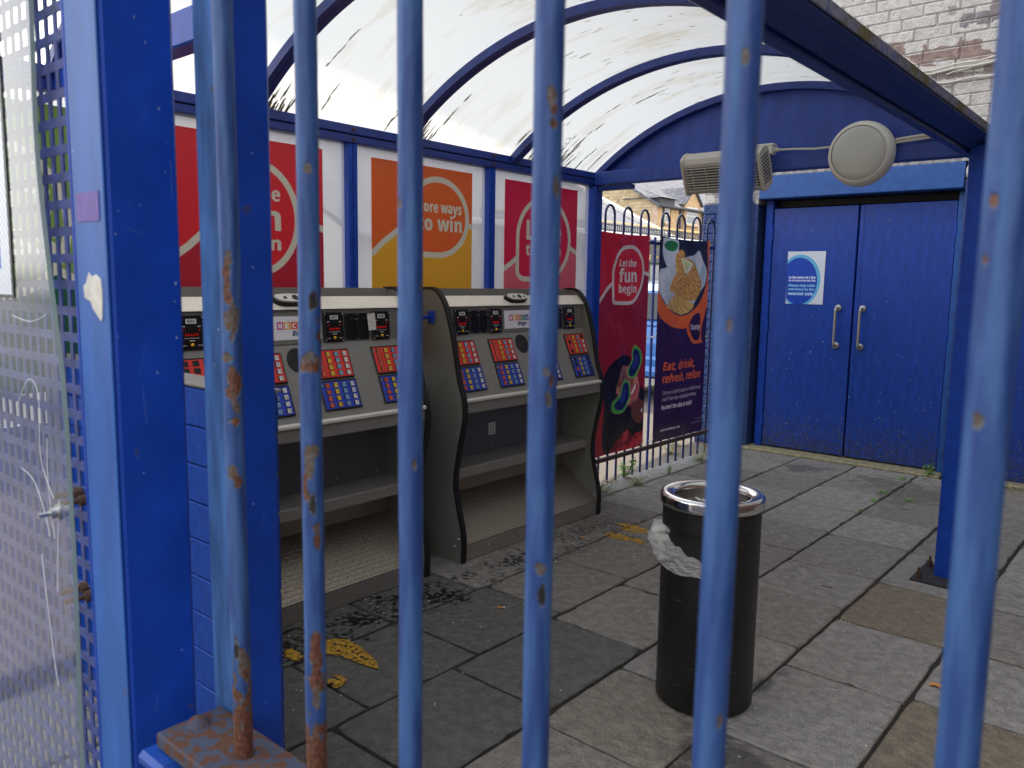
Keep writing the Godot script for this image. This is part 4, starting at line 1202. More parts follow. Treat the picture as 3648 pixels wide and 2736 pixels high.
	# notice of the club taped to the sheet
	var n := thing("club_notice", Vector3(-1.27, 1.35, -0.345), "blue club notice with striped white margin on the clear sheet at the picture's edge", "notice")
	g = Shape.new()
	g.quad(Vector3(-1.45, 1.85, -0.3455), Vector3(-1.089, 1.85, -0.3455), Vector3(-1.089, 1.335, -0.3455), Vector3(-1.45, 1.335, -0.3455), Vector3.BACK)
	part(g, "print", M.club_print, n)
	bx("board", M.black_plastic, n, -1.452, -1.084, 1.331, 1.853, -0.3468, -0.3458, 0)

func notice_print() -> StandardMaterial3D:
	if M.has("notice"): return M.notice
	var im := picture(720, 1008, rgb(222, 226, 232))
	for k in range(-1100, 800, 22):
		stroke(im, PackedVector2Array([Vector2(k, 0), Vector2(k + 1008, 1008)]), 7, rgb(176, 190, 208))
	blob(im, Vector2(250, 560), 400, 500, rgb(96, 172, 216), 0.0, 90)
	blob(im, Vector2(240, 570), 350, 450, rgb(20, 66, 172), 0.0, 90)
	words(im, "In the event of a fire", 40, 470, 560, 520, rgb(232, 238, 246))
	words(im, "do not return into the Club.", 40, 535, 565, 575, rgb(232, 238, 246))
	words(im, "Please stay calm", 40, 625, 550, 690, rgb(150, 212, 238))
	words(im, "and leave by the", 40, 700, 545, 760, rgb(150, 212, 238))
	words(im, "nearest exit.", 40, 775, 545, 840, rgb(190, 228, 244))
	return mat("notice", Color.WHITE, 0.35, {tex = texture(im)})

func print_quad(parent: Node3D, called: String, m: Material, a: Vector3, b: Vector3, c: Vector3, d: Vector3, out: Vector3) -> MeshInstance3D:
	var g := Shape.new()
	g.quad(a, b, c, d, out)
	return part(g, called, m, parent) if parent.get_parent() == self else put(g, called, m, parent)

const SEG := [0b1110111, 0b0100100, 0b1011101, 0b1101101, 0b0101110, 0b1101011, 0b1111011, 0b0100101, 0b1111111, 0b1101111]

func terminal(z0: float, first: bool):
	var w := 1.17
	var t := thing("bingo_terminal", Vector3(-2.75, 0, z0 - w / 2), "grey bingo terminal nearest the gate, paper note stuck on its control unit" if first else "grey bingo terminal farther from the gate, beside the red banner", "bingo terminal", "bingo terminals under the shelter")
	var ex := func(p: Vector2, z: float) -> Vector3: return Vector3(p.x, p.y, z)
	# sides with black edging
	var front := smooth(PackedVector2Array([Vector2(-2.611, 0.0), Vector2(-2.609, 0.137), Vector2(-2.650, 0.298), Vector2(-2.664, 0.409), Vector2(-2.637, 0.57), Vector2(-2.608, 0.70), Vector2(-2.612, 0.80), Vector2(-2.646, 0.90), Vector2(-2.690, 1.10), Vector2(-2.738, 1.24), Vector2(-2.785, 1.302), Vector2(-2.83, 1.322), Vector2(-2.895, 1.322)]), false, 5)
	for e in [0.0, w - 0.022]:
		var prof := front.duplicate()
		prof.append(Vector2(-2.895, 0.0))
		var g := Shape.new()
		g.extrude(prof, ex, z0 - e, z0 - e - 0.022)
		var side := part(g, "side_panel", M.olive_grey, t)
		g = Shape.new()
		for i in front.size() - 1:
			var a := front[i]; var b := front[i + 1]
			var na := (b - a).orthogonal().normalized() * -1.0
			if na.x < -0.5: na = -na
			var o := Vector3(na.x, na.y, 0) * 0.006
			var lo: float = z0 - e + 0.003; var hi: float = z0 - e - 0.025
			var pa := Vector3(a.x, a.y, 0); var pb := Vector3(b.x, b.y, 0)
			g.quad(pa + o + Vector3(0, 0, lo), pb + o + Vector3(0, 0, lo), pb + o + Vector3(0, 0, hi), pa + o + Vector3(0, 0, hi), o)
			g.quad(pa + o + Vector3(0, 0, lo), pb + o + Vector3(0, 0, lo), pb - o + Vector3(0, 0, lo), pa - o + Vector3(0, 0, lo), Vector3.BACK)
			g.quad(pa + o + Vector3(0, 0, hi), pb + o + Vector3(0, 0, hi), pb - o + Vector3(0, 0, hi), pa - o + Vector3(0, 0, hi), Vector3.FORWARD)
		put(g, "edge_trim", M.black_rubber, side)
		for q in [[-2.66, 0.075], [-2.635, 0.115]]:
			g = Shape.new()
			g.lathe(PackedVector2Array([Vector2(0, 0.006), Vector2(0.006, 0.004), Vector2(0.008, 0)]), Vector3(q[0], q[1], z0 - e), Basis(Vector3.RIGHT, PI / 2), 10)
			put(g, "bolt", M.steel, side)
	var za := z0 - 0.0235; var zb := z0 - w + 0.0235
	var solid := func(called: String, m: Material, pts: Array) -> MeshInstance3D:
		var g := Shape.new()
		g.extrude(PackedVector2Array(pts), ex, za, zb)
		return part(g, called, m, t)
	solid.call("console", M.console_grey, [Vector2(-2.612, 0.733), Vector2(-2.612, 0.792), Vector2(-2.62, 0.80), Vector2(-2.745, 1.10), Vector2(-2.77, 1.10), Vector2(-2.77, 0.733)])
	solid.call("lit_front_lip", M.pale_lip, [Vector2(-2.603, 0.787), Vector2(-2.603, 0.797), Vector2(-2.609, 0.803), Vector2(-2.623, 0.803), Vector2(-2.6115, 0.787)])  # separate paler strip paints the light caught by the lip
	solid.call("fascia", M.olive_grey, [Vector2(-2.7455, 1.101), Vector2(-2.757, 1.236), Vector2(-2.79, 1.236), Vector2(-2.79, 1.101)])
	solid.call("hood", M.cream, [Vector2(-2.745, 1.237), Vector2(-2.752, 1.246), Vector2(-2.798, 1.287), Vector2(-2.81, 1.287), Vector2(-2.81, 1.237)])
	solid.call("top_rail", M.console_grey, [Vector2(-2.872, 1.284), Vector2(-2.872, 1.322), Vector2(-2.892, 1.322), Vector2(-2.892, 1.284)])
	solid.call("back_panel", M.panel_dark, [Vector2(-2.872, 0.0), Vector2(-2.872, 1.235), Vector2(-2.889, 1.235), Vector2(-2.889, 0.0)])
	solid.call("shelf", M.console_grey, [Vector2(-2.69, 0.397), Vector2(-2.69, 0.440), Vector2(-2.694, 0.444), Vector2(-2.871, 0.444), Vector2(-2.871, 0.397)])
	solid.call("front_plate", M.brushed, [Vector2(-2.617, 0.003), Vector2(-2.617, 0.078), Vector2(-2.632, 0.078), Vector2(-2.632, 0.003)])
	solid.call("riser", M.tread, [Vector2(-2.862, 0.272), Vector2(-2.862, 0.396), Vector2(-2.871, 0.396), Vector2(-2.871, 0.272)])
	var g := Shape.new()
	var f0 := Vector3(-2.619, 0.082, 0); var f1 := Vector3(-2.868, 0.270, 0)
	var len := 0.312
	g.quad(f0 + Vector3(0, 0, za), f0 + Vector3(0, 0, zb), f1 + Vector3(0, 0, zb), f1 + Vector3(0, 0, za), Vector3(0.6, 0.8, 0), Vector2(0, 0), Vector2((za - zb) / 0.09, 0), Vector2((za - zb) / 0.09, len / 0.09), Vector2(0, len / 0.09))
	g.quad(f0 + Vector3(0, 0, za), f0 + Vector3(0, 0, zb), f0 + Vector3(-0.01, -0.006, zb), f0 + Vector3(-0.01, -0.006, za), Vector3(1, -0.4, 0))
	part(g, "tread_plate", M.tread, t)
	for q in 3:
		g = Shape.new()
		g.lathe(PackedVector2Array([Vector2(0, 0.004), Vector2(0.005, 0.003), Vector2(0.006, 0)]), Vector3(-2.617, 0.045, z0 - 0.2 - q * 0.4), Basis(Vector3.BACK, -PI / 2), 8)
		part(g, "screw", M.steel, t)
	# control units on the fascia
	var lean := Basis(Vector3.BACK, 0.085)
	var fx := func(y: float, out: float) -> float: return -2.7455 - (y - 1.101) * 0.0852 + out
	var at := [0.125, 0.37, 0.75, 1.004]
	for i in 4:
		var zc: float = z0 - at[i]
		g = Shape.new()
		g.box(Vector3(fx.call(1.16, 0.004), 1.16, zc), Vector3(0.012, 0.124, 0.1), 0.003, lean)
		var u := part(g, "control_unit", M.black_plastic, t)
		var num := (605 if first else 609) + i
		var im := picture(64, 32, rgb(214, 214, 208))
		words(im, str(num), 8, 5, 56, 27, rgb(20, 20, 24))
		var nm := mat("plate_%d" % num, Color.WHITE, 0.6, {tex = texture(im, false)})
		print_quad(u, "number_plate", nm, Vector3(fx.call(1.21, 0.0115), 1.21, zc + 0.02), Vector3(fx.call(1.21, 0.0115), 1.21, zc - 0.02), Vector3(fx.call(1.193, 0.0115), 1.193, zc - 0.02), Vector3(fx.call(1.193, 0.0115), 1.193, zc + 0.02), Vector3.RIGHT)
		g = Shape.new()
		for k in 5: g.box(Vector3(fx.call(1.153, 0.011), 1.153, zc + 0.022 - k * 0.011), Vector3(0.002, 0.009, 0.0045), 0, lean)
		for k in [-1.0, 1.0]: g.box(Vector3(fx.call(1.17, 0.011), 1.17, zc + 0.03 * k), Vector3(0.002, 0.005, 0.005), 0, lean)
		put(g, "led_display", M.led, u)
		g = Shape.new()
		g.box(Vector3(fx.call(1.141, 0.0108), 1.141, zc), Vector3(0.001, 0.0015, 0.056), 0, lean)
		g.box(Vector3(fx.call(1.132, 0.0108), 1.132, zc), Vector3(0.001, 0.003, 0.02), 0, lean)
		g.box(Vector3(fx.call(1.183, 0.0108), 1.183, zc + 0.03), Vector3(0.001, 0.003, 0.012), 0, lean)
		g.box(Vector3(fx.call(1.183, 0.0108), 1.183, zc - 0.03), Vector3(0.001, 0.003, 0.012), 0, lean)
		g.box(Vector3(fx.call(1.115, 0.0108), 1.115, zc + 0.03), Vector3(0.001, 0.002, 0.018), 0, lean)
		g.box(Vector3(fx.call(1.115, 0.0108), 1.115, zc - 0.03), Vector3(0.001, 0.002, 0.018), 0, lean)
		put(g, "lettering", M.paper, u)
		g = Shape.new()
		g.lathe(PackedVector2Array([Vector2(0, 0.008), Vector2(0.004, 0.007), Vector2(0.0065, 0.002), Vector2(0.0065, 0)]), Vector3(fx.call(1.117, 0.0105), 1.117, zc), Basis(Vector3.BACK, -PI / 2), 12)
		put(g, "button", M.yellow_button, u)
		for a in [-1.0, 1.0]:
			for b in [1.105, 1.215]:
				g = Shape.new()
				g.lathe(PackedVector2Array([Vector2(0, 0.002), Vector2(0.003, 0)]), Vector3(fx.call(b, 0.0105), b, zc + a * 0.044), Basis(Vector3.BACK, -PI / 2), 8)
				put(g, "screw", M.steel, u)
	for c in [0.215, 0.28, 0.84, 0.905]:
		g = Shape.new()
		g.box(Vector3(fx.call(1.16, 0.003), 1.16, z0 - c), Vector3(0.010, 0.112, 0.061), 0.002, lean)
		g.box(Vector3(fx.call(1.19, 0.010), 1.19, z0 - c - 0.008), Vector3(0.010, 0.014, 0.02), 0.002, lean)
		var u := part(g, "coin_mechanism", M.black_plastic, t)
		g = Shape.new()
		g.box(Vector3(fx.call(1.192, 0.016), 1.192, z0 - c - 0.022), Vector3(0.002, 0.002, 0.02), 0, lean)
		for a in [-1.0, 1.0]:
			for b in [1.109, 1.211]: g.box(Vector3(fx.call(b, 0.0085), b, z0 - c + a * 0.026), Vector3(0.002, 0.004, 0.004), 0, lean)
		put(g, "coin_slot", M.steel, u)
	g = Shape.new()
	g.box(Vector3(fx.call(1.158, 0.002), 1.158, z0 - 0.565), Vector3(0.006, 0.122, 0.262), 0.002, lean)
	var sign := part(g, "sign", M.olive_grey, t)
	print_quad(sign, "sign_print", sign_print(), Vector3(fx.call(1.21, 0.006), 1.21, z0 - 0.442), Vector3(fx.call(1.21, 0.006), 1.21, z0 - 0.688), Vector3(fx.call(1.117, 0.006), 1.117, z0 - 0.688), Vector3(fx.call(1.117, 0.006), 1.117, z0 - 0.442), Vector3.RIGHT)
	# number panels, loudspeaker and hatch on the sloping console
	var d := Vector3(-0.3846, 0.9231, 0); var n := Vector3(0.9231, 0.3846, 0)
	var cb := Basis(n, d, Vector3.BACK)
	var con := func(tt: float, s: float, h: float) -> Vector3: return Vector3(-2.62, 0.80, z0 - tt) + d * s + n * h
	g = Shape.new()
	g.lathe(PackedVector2Array([Vector2(0, 0.003), Vector2(0.05, 0.003), Vector2(0.052, 0.0)]), con.call(0.555, 0.255, 0.0), Basis(Vector3.BACK, -PI / 2 + 0.395), 28)
	part(g, "loudspeaker", M.black_rubber, t)
	g = Shape.new()
	g.box(con.call(0.55, 0.10, 0.0006), Vector3(0.002, 0.155, 0.105), 0.001, cb)
	part(g, "hatch", M.console_grey, t)
	g = Shape.new()
	g.lathe(PackedVector2Array([Vector2(0, 0.004), Vector2(0.008, 0.004), Vector2(0.009, 0)]), con.call(0.575, 0.155, 0.0015), Basis(Vector3.BACK, -PI / 2 + 0.395), 12)
	part(g, "lock", M.gilt, t)
	for c in 4:
		var tc: float = [0.1, 0.3875, 0.7135, 1.0225][c]
		for row in 2:
			var sc := 0.2275 if row == 0 else 0.095
			g = Shape.new()
			g.box(con.call(tc, sc, 0.003), Vector3(0.008, 0.127, 0.187), 0.003, cb)
			var tray := part(g, "number_panel", M.black_plastic, t)
			g = Shape.new()
			g.box(con.call(tc, sc, 0.0066), Vector3(0.003, 0.114, 0.174), 0.0012, cb)
			put(g, "plate", M.card_red if row == 0 else M.card_blue, tray)
			var holes := Shape.new()
			var ink := Shape.new()
			for i in 4:
				for j in 4:
					var ct := tc - 0.058 + i * 0.0415; var cs := sc + 0.0415 - j * 0.0275
					holes.box(con.call(ct - 0.001, cs, 0.0080), Vector3(0.0012, 0.0215, 0.0255), 0, cb)
					var empty := (not first and c == 3 and ((i == 3 and (row == 1 or j == 0)) or (i == 0 and j in [1, 3]) or (row == 1 and i == 0 and j == 0))) or (first and c == 0 and j < 2)
					if empty: continue
					g = Shape.new()
					g.box(con.call(ct + 0.0015, cs, 0.0088), Vector3(0.0012, 0.018, 0.0175), 0.0004, cb)
					put(g, "number_tile", M["number_%d" % i], tray)
					var v := i * 20 + 1 + j * 5 + (c * 3 + row * 2) % 5
					for q in 2:
						var dig := (v / 10 if q == 0 else v % 10)
						var bits: int = SEG[dig]
						var o := ct - 0.002 + q * 0.0075
						var segs := [[0.0, 0.0055, 0], [0.0026, 0.003, 1], [-0.0026, 0.003, 1], [0.0, 0.0, 0], [0.0026, -0.003, 1], [-0.0026, -0.003, 1], [0.0, -0.0055, 0]]
						for k in 7:
							# bits: 0 top, 1 top left, 2 top right, 3 middle, 4 bottom left, 5 bottom right, 6 bottom
							if bits & (1 << k):
								var e: Array = [segs[0], segs[2], segs[1], segs[3], segs[5], segs[4], segs[6]][k]
								ink.box(con.call(o + e[0], cs + e[1], 0.0096), Vector3(0.0004, 0.0012 if e[2] == 0 else 0.0052, 0.0052 if e[2] == 0 else 0.0012), 0, cb)
			put(holes, "recesses", M.black_rubber, tray)
			put(ink, "numerals", M.ink, tray)
			g = Shape.new()
			g.box(con.call(tc - 0.0835, sc + 0.043, 0.0084), Vector3(0.0008, 0.014, 0.011), 0, cb)
			put(g, "letter_tag", M.black_plastic, tray)
			g = Shape.new()
			for e in [[-0.0025, 0.0], [0.0025, 0.0]]: g.box(con.call(tc - 0.0835 + e[0], sc + 0.043, 0.0090), Vector3(0.0004, 0.008, 0.0014), 0, cb)
			g.box(con.call(tc - 0.0835, sc + 0.0465, 0.0090), Vector3(0.0004, 0.0014, 0.005), 0, cb)
			g.box(con.call(tc - 0.0835, sc + 0.0425, 0.0090), Vector3(0.0004, 0.0014, 0.005), 0, cb)
			put(g, "letter", M.paper, tray)
	# screws of the back panel
	for q in [0.15, 0.5, 0.85, 1.08]:
		g = Shape.new()
		g.lathe(PackedVector2Array([Vector2(0, 0.003), Vector2(0.004, 0)]), Vector3(-2.872, 0.475, z0 - q), Basis(Vector3.BACK, -PI / 2), 8)
		part(g, "screw", M.steel, t)
	# moulded tray with two cups on the hood
	var tr := thing("ashtray", Vector3(-2.775, 1.265, z0 - 0.56), "pale two-hole ashtray on the hood of the terminal nearest the gate" if first else "pale two-hole ashtray on the hood of the terminal beside the red banner", "ashtray", "ashtrays on the terminal hoods")
	var tilt := Basis(Vector3.BACK, -0.72)
	g = Shape.new()
	g.extrude(smooth(PackedVector2Array([Vector2(-0.085, -0.01), Vector2(-0.06, 0.022), Vector2(0.0, 0.028), Vector2(0.06, 0.022), Vector2(0.085, 0.0), Vector2(0.06, -0.02), Vector2(0, -0.024), Vector2(-0.06, -0.022)]), true, 4), func(p: Vector2, y: float) -> Vector3: return tilt * Vector3(p.y, y, -p.x), 0.0, 0.02)
	put(g, "base", M.black_rubber, tr)
	g = Shape.new()
	g.extrude(smooth(PackedVector2Array([Vector2(-0.078, -0.008), Vector2(-0.055, 0.018), Vector2(0.0, 0.024), Vector2(0.056, 0.018), Vector2(0.078, 0.0), Vector2(0.056, -0.016), Vector2(0, -0.02), Vector2(-0.055, -0.018)]), true, 4), func(p: Vector2, y: float) -> Vector3: return tilt * Vector3(p.y, y, -p.x), 0.0205, 0.028)
	put(g, "top", M.ash_top, tr)
	for q in [[-0.035, 0.008], [0.012, 0.015], [0.05, 0.007]]:
		g = Shape.new()
		g.lathe(PackedVector2Array([Vector2(0, 0.001), Vector2(q[1], 0.001), Vector2(q[1], 0)]), tilt * Vector3(0.003, 0.028, -q[0]), tilt, 14)
		put(g, "hole", M.black_rubber, tr)
	if first:
		var note := thing("paper_note", Vector3(-2.74, 1.16, z0 - 0.94), "small white paper note stuck over the rightmost control unit of the nearer terminal", "note")
		g = Shape.new()
		g.box(Vector3(-2.735, 1.178, z0 - 0.945), Vector3(0.001, 0.072, 0.042), 0, lean * Basis(Vector3.RIGHT, 0.06))
		part(g, "sheet", M.paper, note)
	else:
		var lab := thing("small_label", Vector3(-2.87, 0.56, z0 - 0.5), "small white printed label on the dark back panel above the shelf", "label")
		var im := picture(128, 160, rgb(232, 232, 228))
		var lines := ["NO CASH", "LEFT IN THIS", "UNIT AT THE", "END OF EACH", "SESSION"]
		for i in 5: words(im, lines[i], 16, 16 + i * 28, 112, 34 + i * 28, rgb(50, 60, 90))
		mat("label_print", Color.WHITE, 0.6, {tex = texture(im)})
		print_quad(lab, "print", M.label_print, Vector3(-2.871, 0.60, z0 - 0.47), Vector3(-2.871, 0.60, z0 - 0.525), Vector3(-2.871, 0.535, z0 - 0.525), Vector3(-2.871, 0.535, z0 - 0.47), Vector3.RIGHT)
		var br := thing("link_bar", Vector3(-2.825, 1.2, z0 + 0.1), "blue steel rod with square end plate joining the two terminals", "rod")
		g = Shape.new()
		g.box(Vector3(-2.822, 1.185, z0 + 0.006), Vector3(0.045, 0.06, 0.008), 0.002)
		part(g, "end_plate", M.deep_paint, br)
		g = Shape.new()
		g.tube([Vector3(-2.83, 1.185, z0 + 0.01), Vector3(-2.84, 1.178, z0 + 0.215)], 0.009, 12)
		part(g, "rod", M.deep_paint, br)

func sign_print() -> StandardMaterial3D:
	if M.has("sign_print"): return M.sign_print
	var im := picture(1000, 376, rgb(232, 230, 232))
	var cols := [rgb(198, 60, 140), rgb(226, 160, 50), rgb(214, 90, 48), rgb(50, 128, 118), rgb(34, 66, 150)]
	stroke(im, smooth(PackedVector2Array([Vector2(190, 120), Vector2(260, 40), Vector2(380, 70), Vector2(420, 180), Vector2(360, 260), Vector2(250, 200)]), true), 8, rgb(190, 200, 216), true)
	for i in 5:
		im.fill_rect(Rect2i(150 + i * 132, 90, 122, 122), cols[i])
		words(im, ["M", "E", "C", "C", "A"][i], 175 + i * 132, 112, 247 + i * 132, 190, rgb(240, 238, 240))
	words(im, "Bingo", 430, 225, 720, 345, rgb(28, 44, 110), true, 0.25)
	return mat("sign_print", Color.WHITE, 0.3, {tex = texture(im)})

# rounded loop with a squared lower left corner
func loop(im: Image, cx: float, cy: float, rx: float, ry: float) -> PackedVector2Array:
	var p := PackedVector2Array()
	for k in 31:
		var a := PI + PI * 1.5 * k / 30.0
		p.append(Vector2((cx + cos(a) * rx) * im.get_width(), (cy + sin(a) * ry) * im.get_height()))
	var c := Vector2((cx - rx * 0.72) * im.get_width(), (cy + ry * 0.80) * im.get_height())
	for k in 7:
		var a := PI / 2 + PI / 2 * k / 6.0
		p.append(c + Vector2(cos(a) * rx * 0.28 * im.get_width(), sin(a) * ry * 0.20 * im.get_height()))
	return p

func poster(zl: float, label: String, top: Color, low: Color, c: Array, wave: Array, lines: Array, key: String):
	var t := thing("window_poster", Vector3(-2.951, 0.965, zl - 0.336), label, "poster", "posters in the shelter windows")
	var im := picture(1024, 1448, top)
	var cream := rgb(206, 202, 184)
	var wl := uvs(im, wave)
	var under := PackedVector2Array(wl)
	under.append(Vector2(1024, 1448)); under.append(Vector2(0, 1448))
	poly(im, under, low)
	stroke(im, wl, 44, cream)
	var lp := loop(im, c[0], c[1], c[2], c[3])
	poly(im, lp, top)
	stroke(im, lp, 44, cream, true)
	for l in lines: words(im, l[0], l[1] * 1024, l[2] * 1448, l[3] * 1024, l[4] * 1448, cream)
	mat(key, Color.WHITE, 0.35, {tex = texture(im), back = rgb(150, 150, 150)})
	print_quad(t, "print", M[key], Vector3(-2.9495, 1.915, zl), Vector3(-2.9495, 1.915, zl - 0.672), Vector3(-2.9495, 0.965, zl - 0.672), Vector3(-2.9495, 0.965, zl), Vector3.RIGHT)

func posters():
	poster(-1.493, "red window poster reading Let the fun begin, nearest the gate of the three", rgb(212, 40, 52), rgb(176, 38, 54), [0.5, 0.33, 0.305, 0.235], [0, 0.50, 0.08, 0.46, 0.16, 0.41, 0.5, 0.34, 0.8, 0.32, 1.0, 0.36], [["Let the", 0.30, 0.19, 0.68, 0.253], ["fun", 0.30, 0.265, 0.68, 0.38], ["begin", 0.30, 0.40, 0.68, 0.485]], "poster_red")
	poster(-2.435, "orange window poster reading More ways to win", rgb(222, 100, 40), rgb(222, 164, 44), [0.64, 0.255, 0.307, 0.196], [0, 0.46, 0.1, 0.40, 0.24, 0.336, 0.6, 0.28, 0.95, 0.28, 1.0, 0.292], [["More ways", 0.41, 0.175, 0.882, 0.248], ["to win", 0.43, 0.243, 0.885, 0.325]], "poster_orange")
	poster(-3.366, "crimson and pink window poster nearest the railing", rgb(208, 34, 72), rgb(212, 100, 112), [0.53, 0.325, 0.36, 0.242], [0, 0.51, 0.08, 0.48, 0.16, 0.445, 0.5, 0.38, 0.88, 0.36, 1.0, 0.395], [["Love", 0.286, 0.217, 0.765, 0.334], ["the fun", 0.28, 0.352, 0.765, 0.425]], "poster_pink")
	poster(-0.56, "green window poster seen through the holes of the perforated screen", rgb(118, 148, 70), rgb(30, 86, 62), [0.5, 0.40, 0.33, 0.26], [0, 0.60, 0.3, 0.55, 0.5, 0.50, 0.8, 0.58, 1.0, 0.66], [["Don't", 0.25, 0.26, 0.75, 0.38], ["miss", 0.25, 0.40, 0.78, 0.52]], "poster_green")

# hanging print with slack folds; u along -Z, v down
func cloth(z0: float, z1: float, y0: float, y1: float, slack: float, sd: int) -> Shape:
	var g := Shape.new()
	var nu := 24; var nv := 44
	var no := FastNoiseLite.new()
	no.seed = sd; no.frequency = 1.1
	var f := func(u: float, v: float) -> Vector3:
		var b := no.get_noise_2d(u * 1.3, v * 2.2) * 0.022 + sin(v * 9.0 + u * 2.0) * 0.003
		var e := slack * sin(u * PI) * pow(maxf(v, 0.0), 1.5)
		return Vector3(-2.972 + (b * sin(clampf(u, 0, 1) * PI) + e), lerpf(y0, y1, v) - 0.012 * sin(u * PI) * (1.0 - v), lerpf(z0, z1, u))
	for i in nu:
		for j in nv:
			var p := []; var q := []; var w := []
			for k in [[0, 0], [1, 0], [1, 1], [0, 1]]:
				var u := float(i + k[0]) / nu; var v := float(j + k[1]) / nv
				p.append(f.call(u, v))
				var du: Vector3 = f.call(u + 0.01, v) - f.call(u - 0.01, v); var dv: Vector3 = f.call(u, v + 0.01) - f.call(u, v - 0.01)
				var nn := du.cross(dv).normalized()
				q.append(nn if nn.x > 0 else -nn); w.append(Vector2(u, v))
			g.soft(p[0], p[1], p[2], p[3], q[0], q[1], q[2], q[3], w[0], w[1], w[2], w[3])
	return g

# fill an outline with a mottled tone, as photographs are printed: three tones driven by two scales of noise
func mottled(im: Image, pts: PackedVector2Array, a: Color, b: Color, c: Color, fx: float, fy: float, sd: int):
	var mask := Image.create_empty(im.get_width(), im.get_height(), false, Image.FORMAT_RGBA8)
	poly(mask, pts, Color.WHITE)
	var lo := pts[0]; var hi := pts[0]
	for q in pts:
		lo = lo.min(q); hi = hi.max(q)
	var no := FastNoiseLite.new()
	no.seed = sd; no.frequency = 0.01; no.fractal_octaves = 4
	for y in range(maxi(0, int(lo.y)), mini(im.get_height(), int(hi.y) + 1), 2):
		for x in range(maxi(0, int(lo.x)), mini(im.get_width(), int(hi.x) + 1), 2):
			if mask.get_pixel(x, y).a > 0.5:
				var k := clampf(0.5 + no.get_noise_2d(x * fx, y * fy) * 1.6, 0, 1)
				im.fill_rect(Rect2i(x, y, 2, 2), a.lerp(b, k * 2.0) if k < 0.5 else b.lerp(c, k * 2.0 - 1.0))

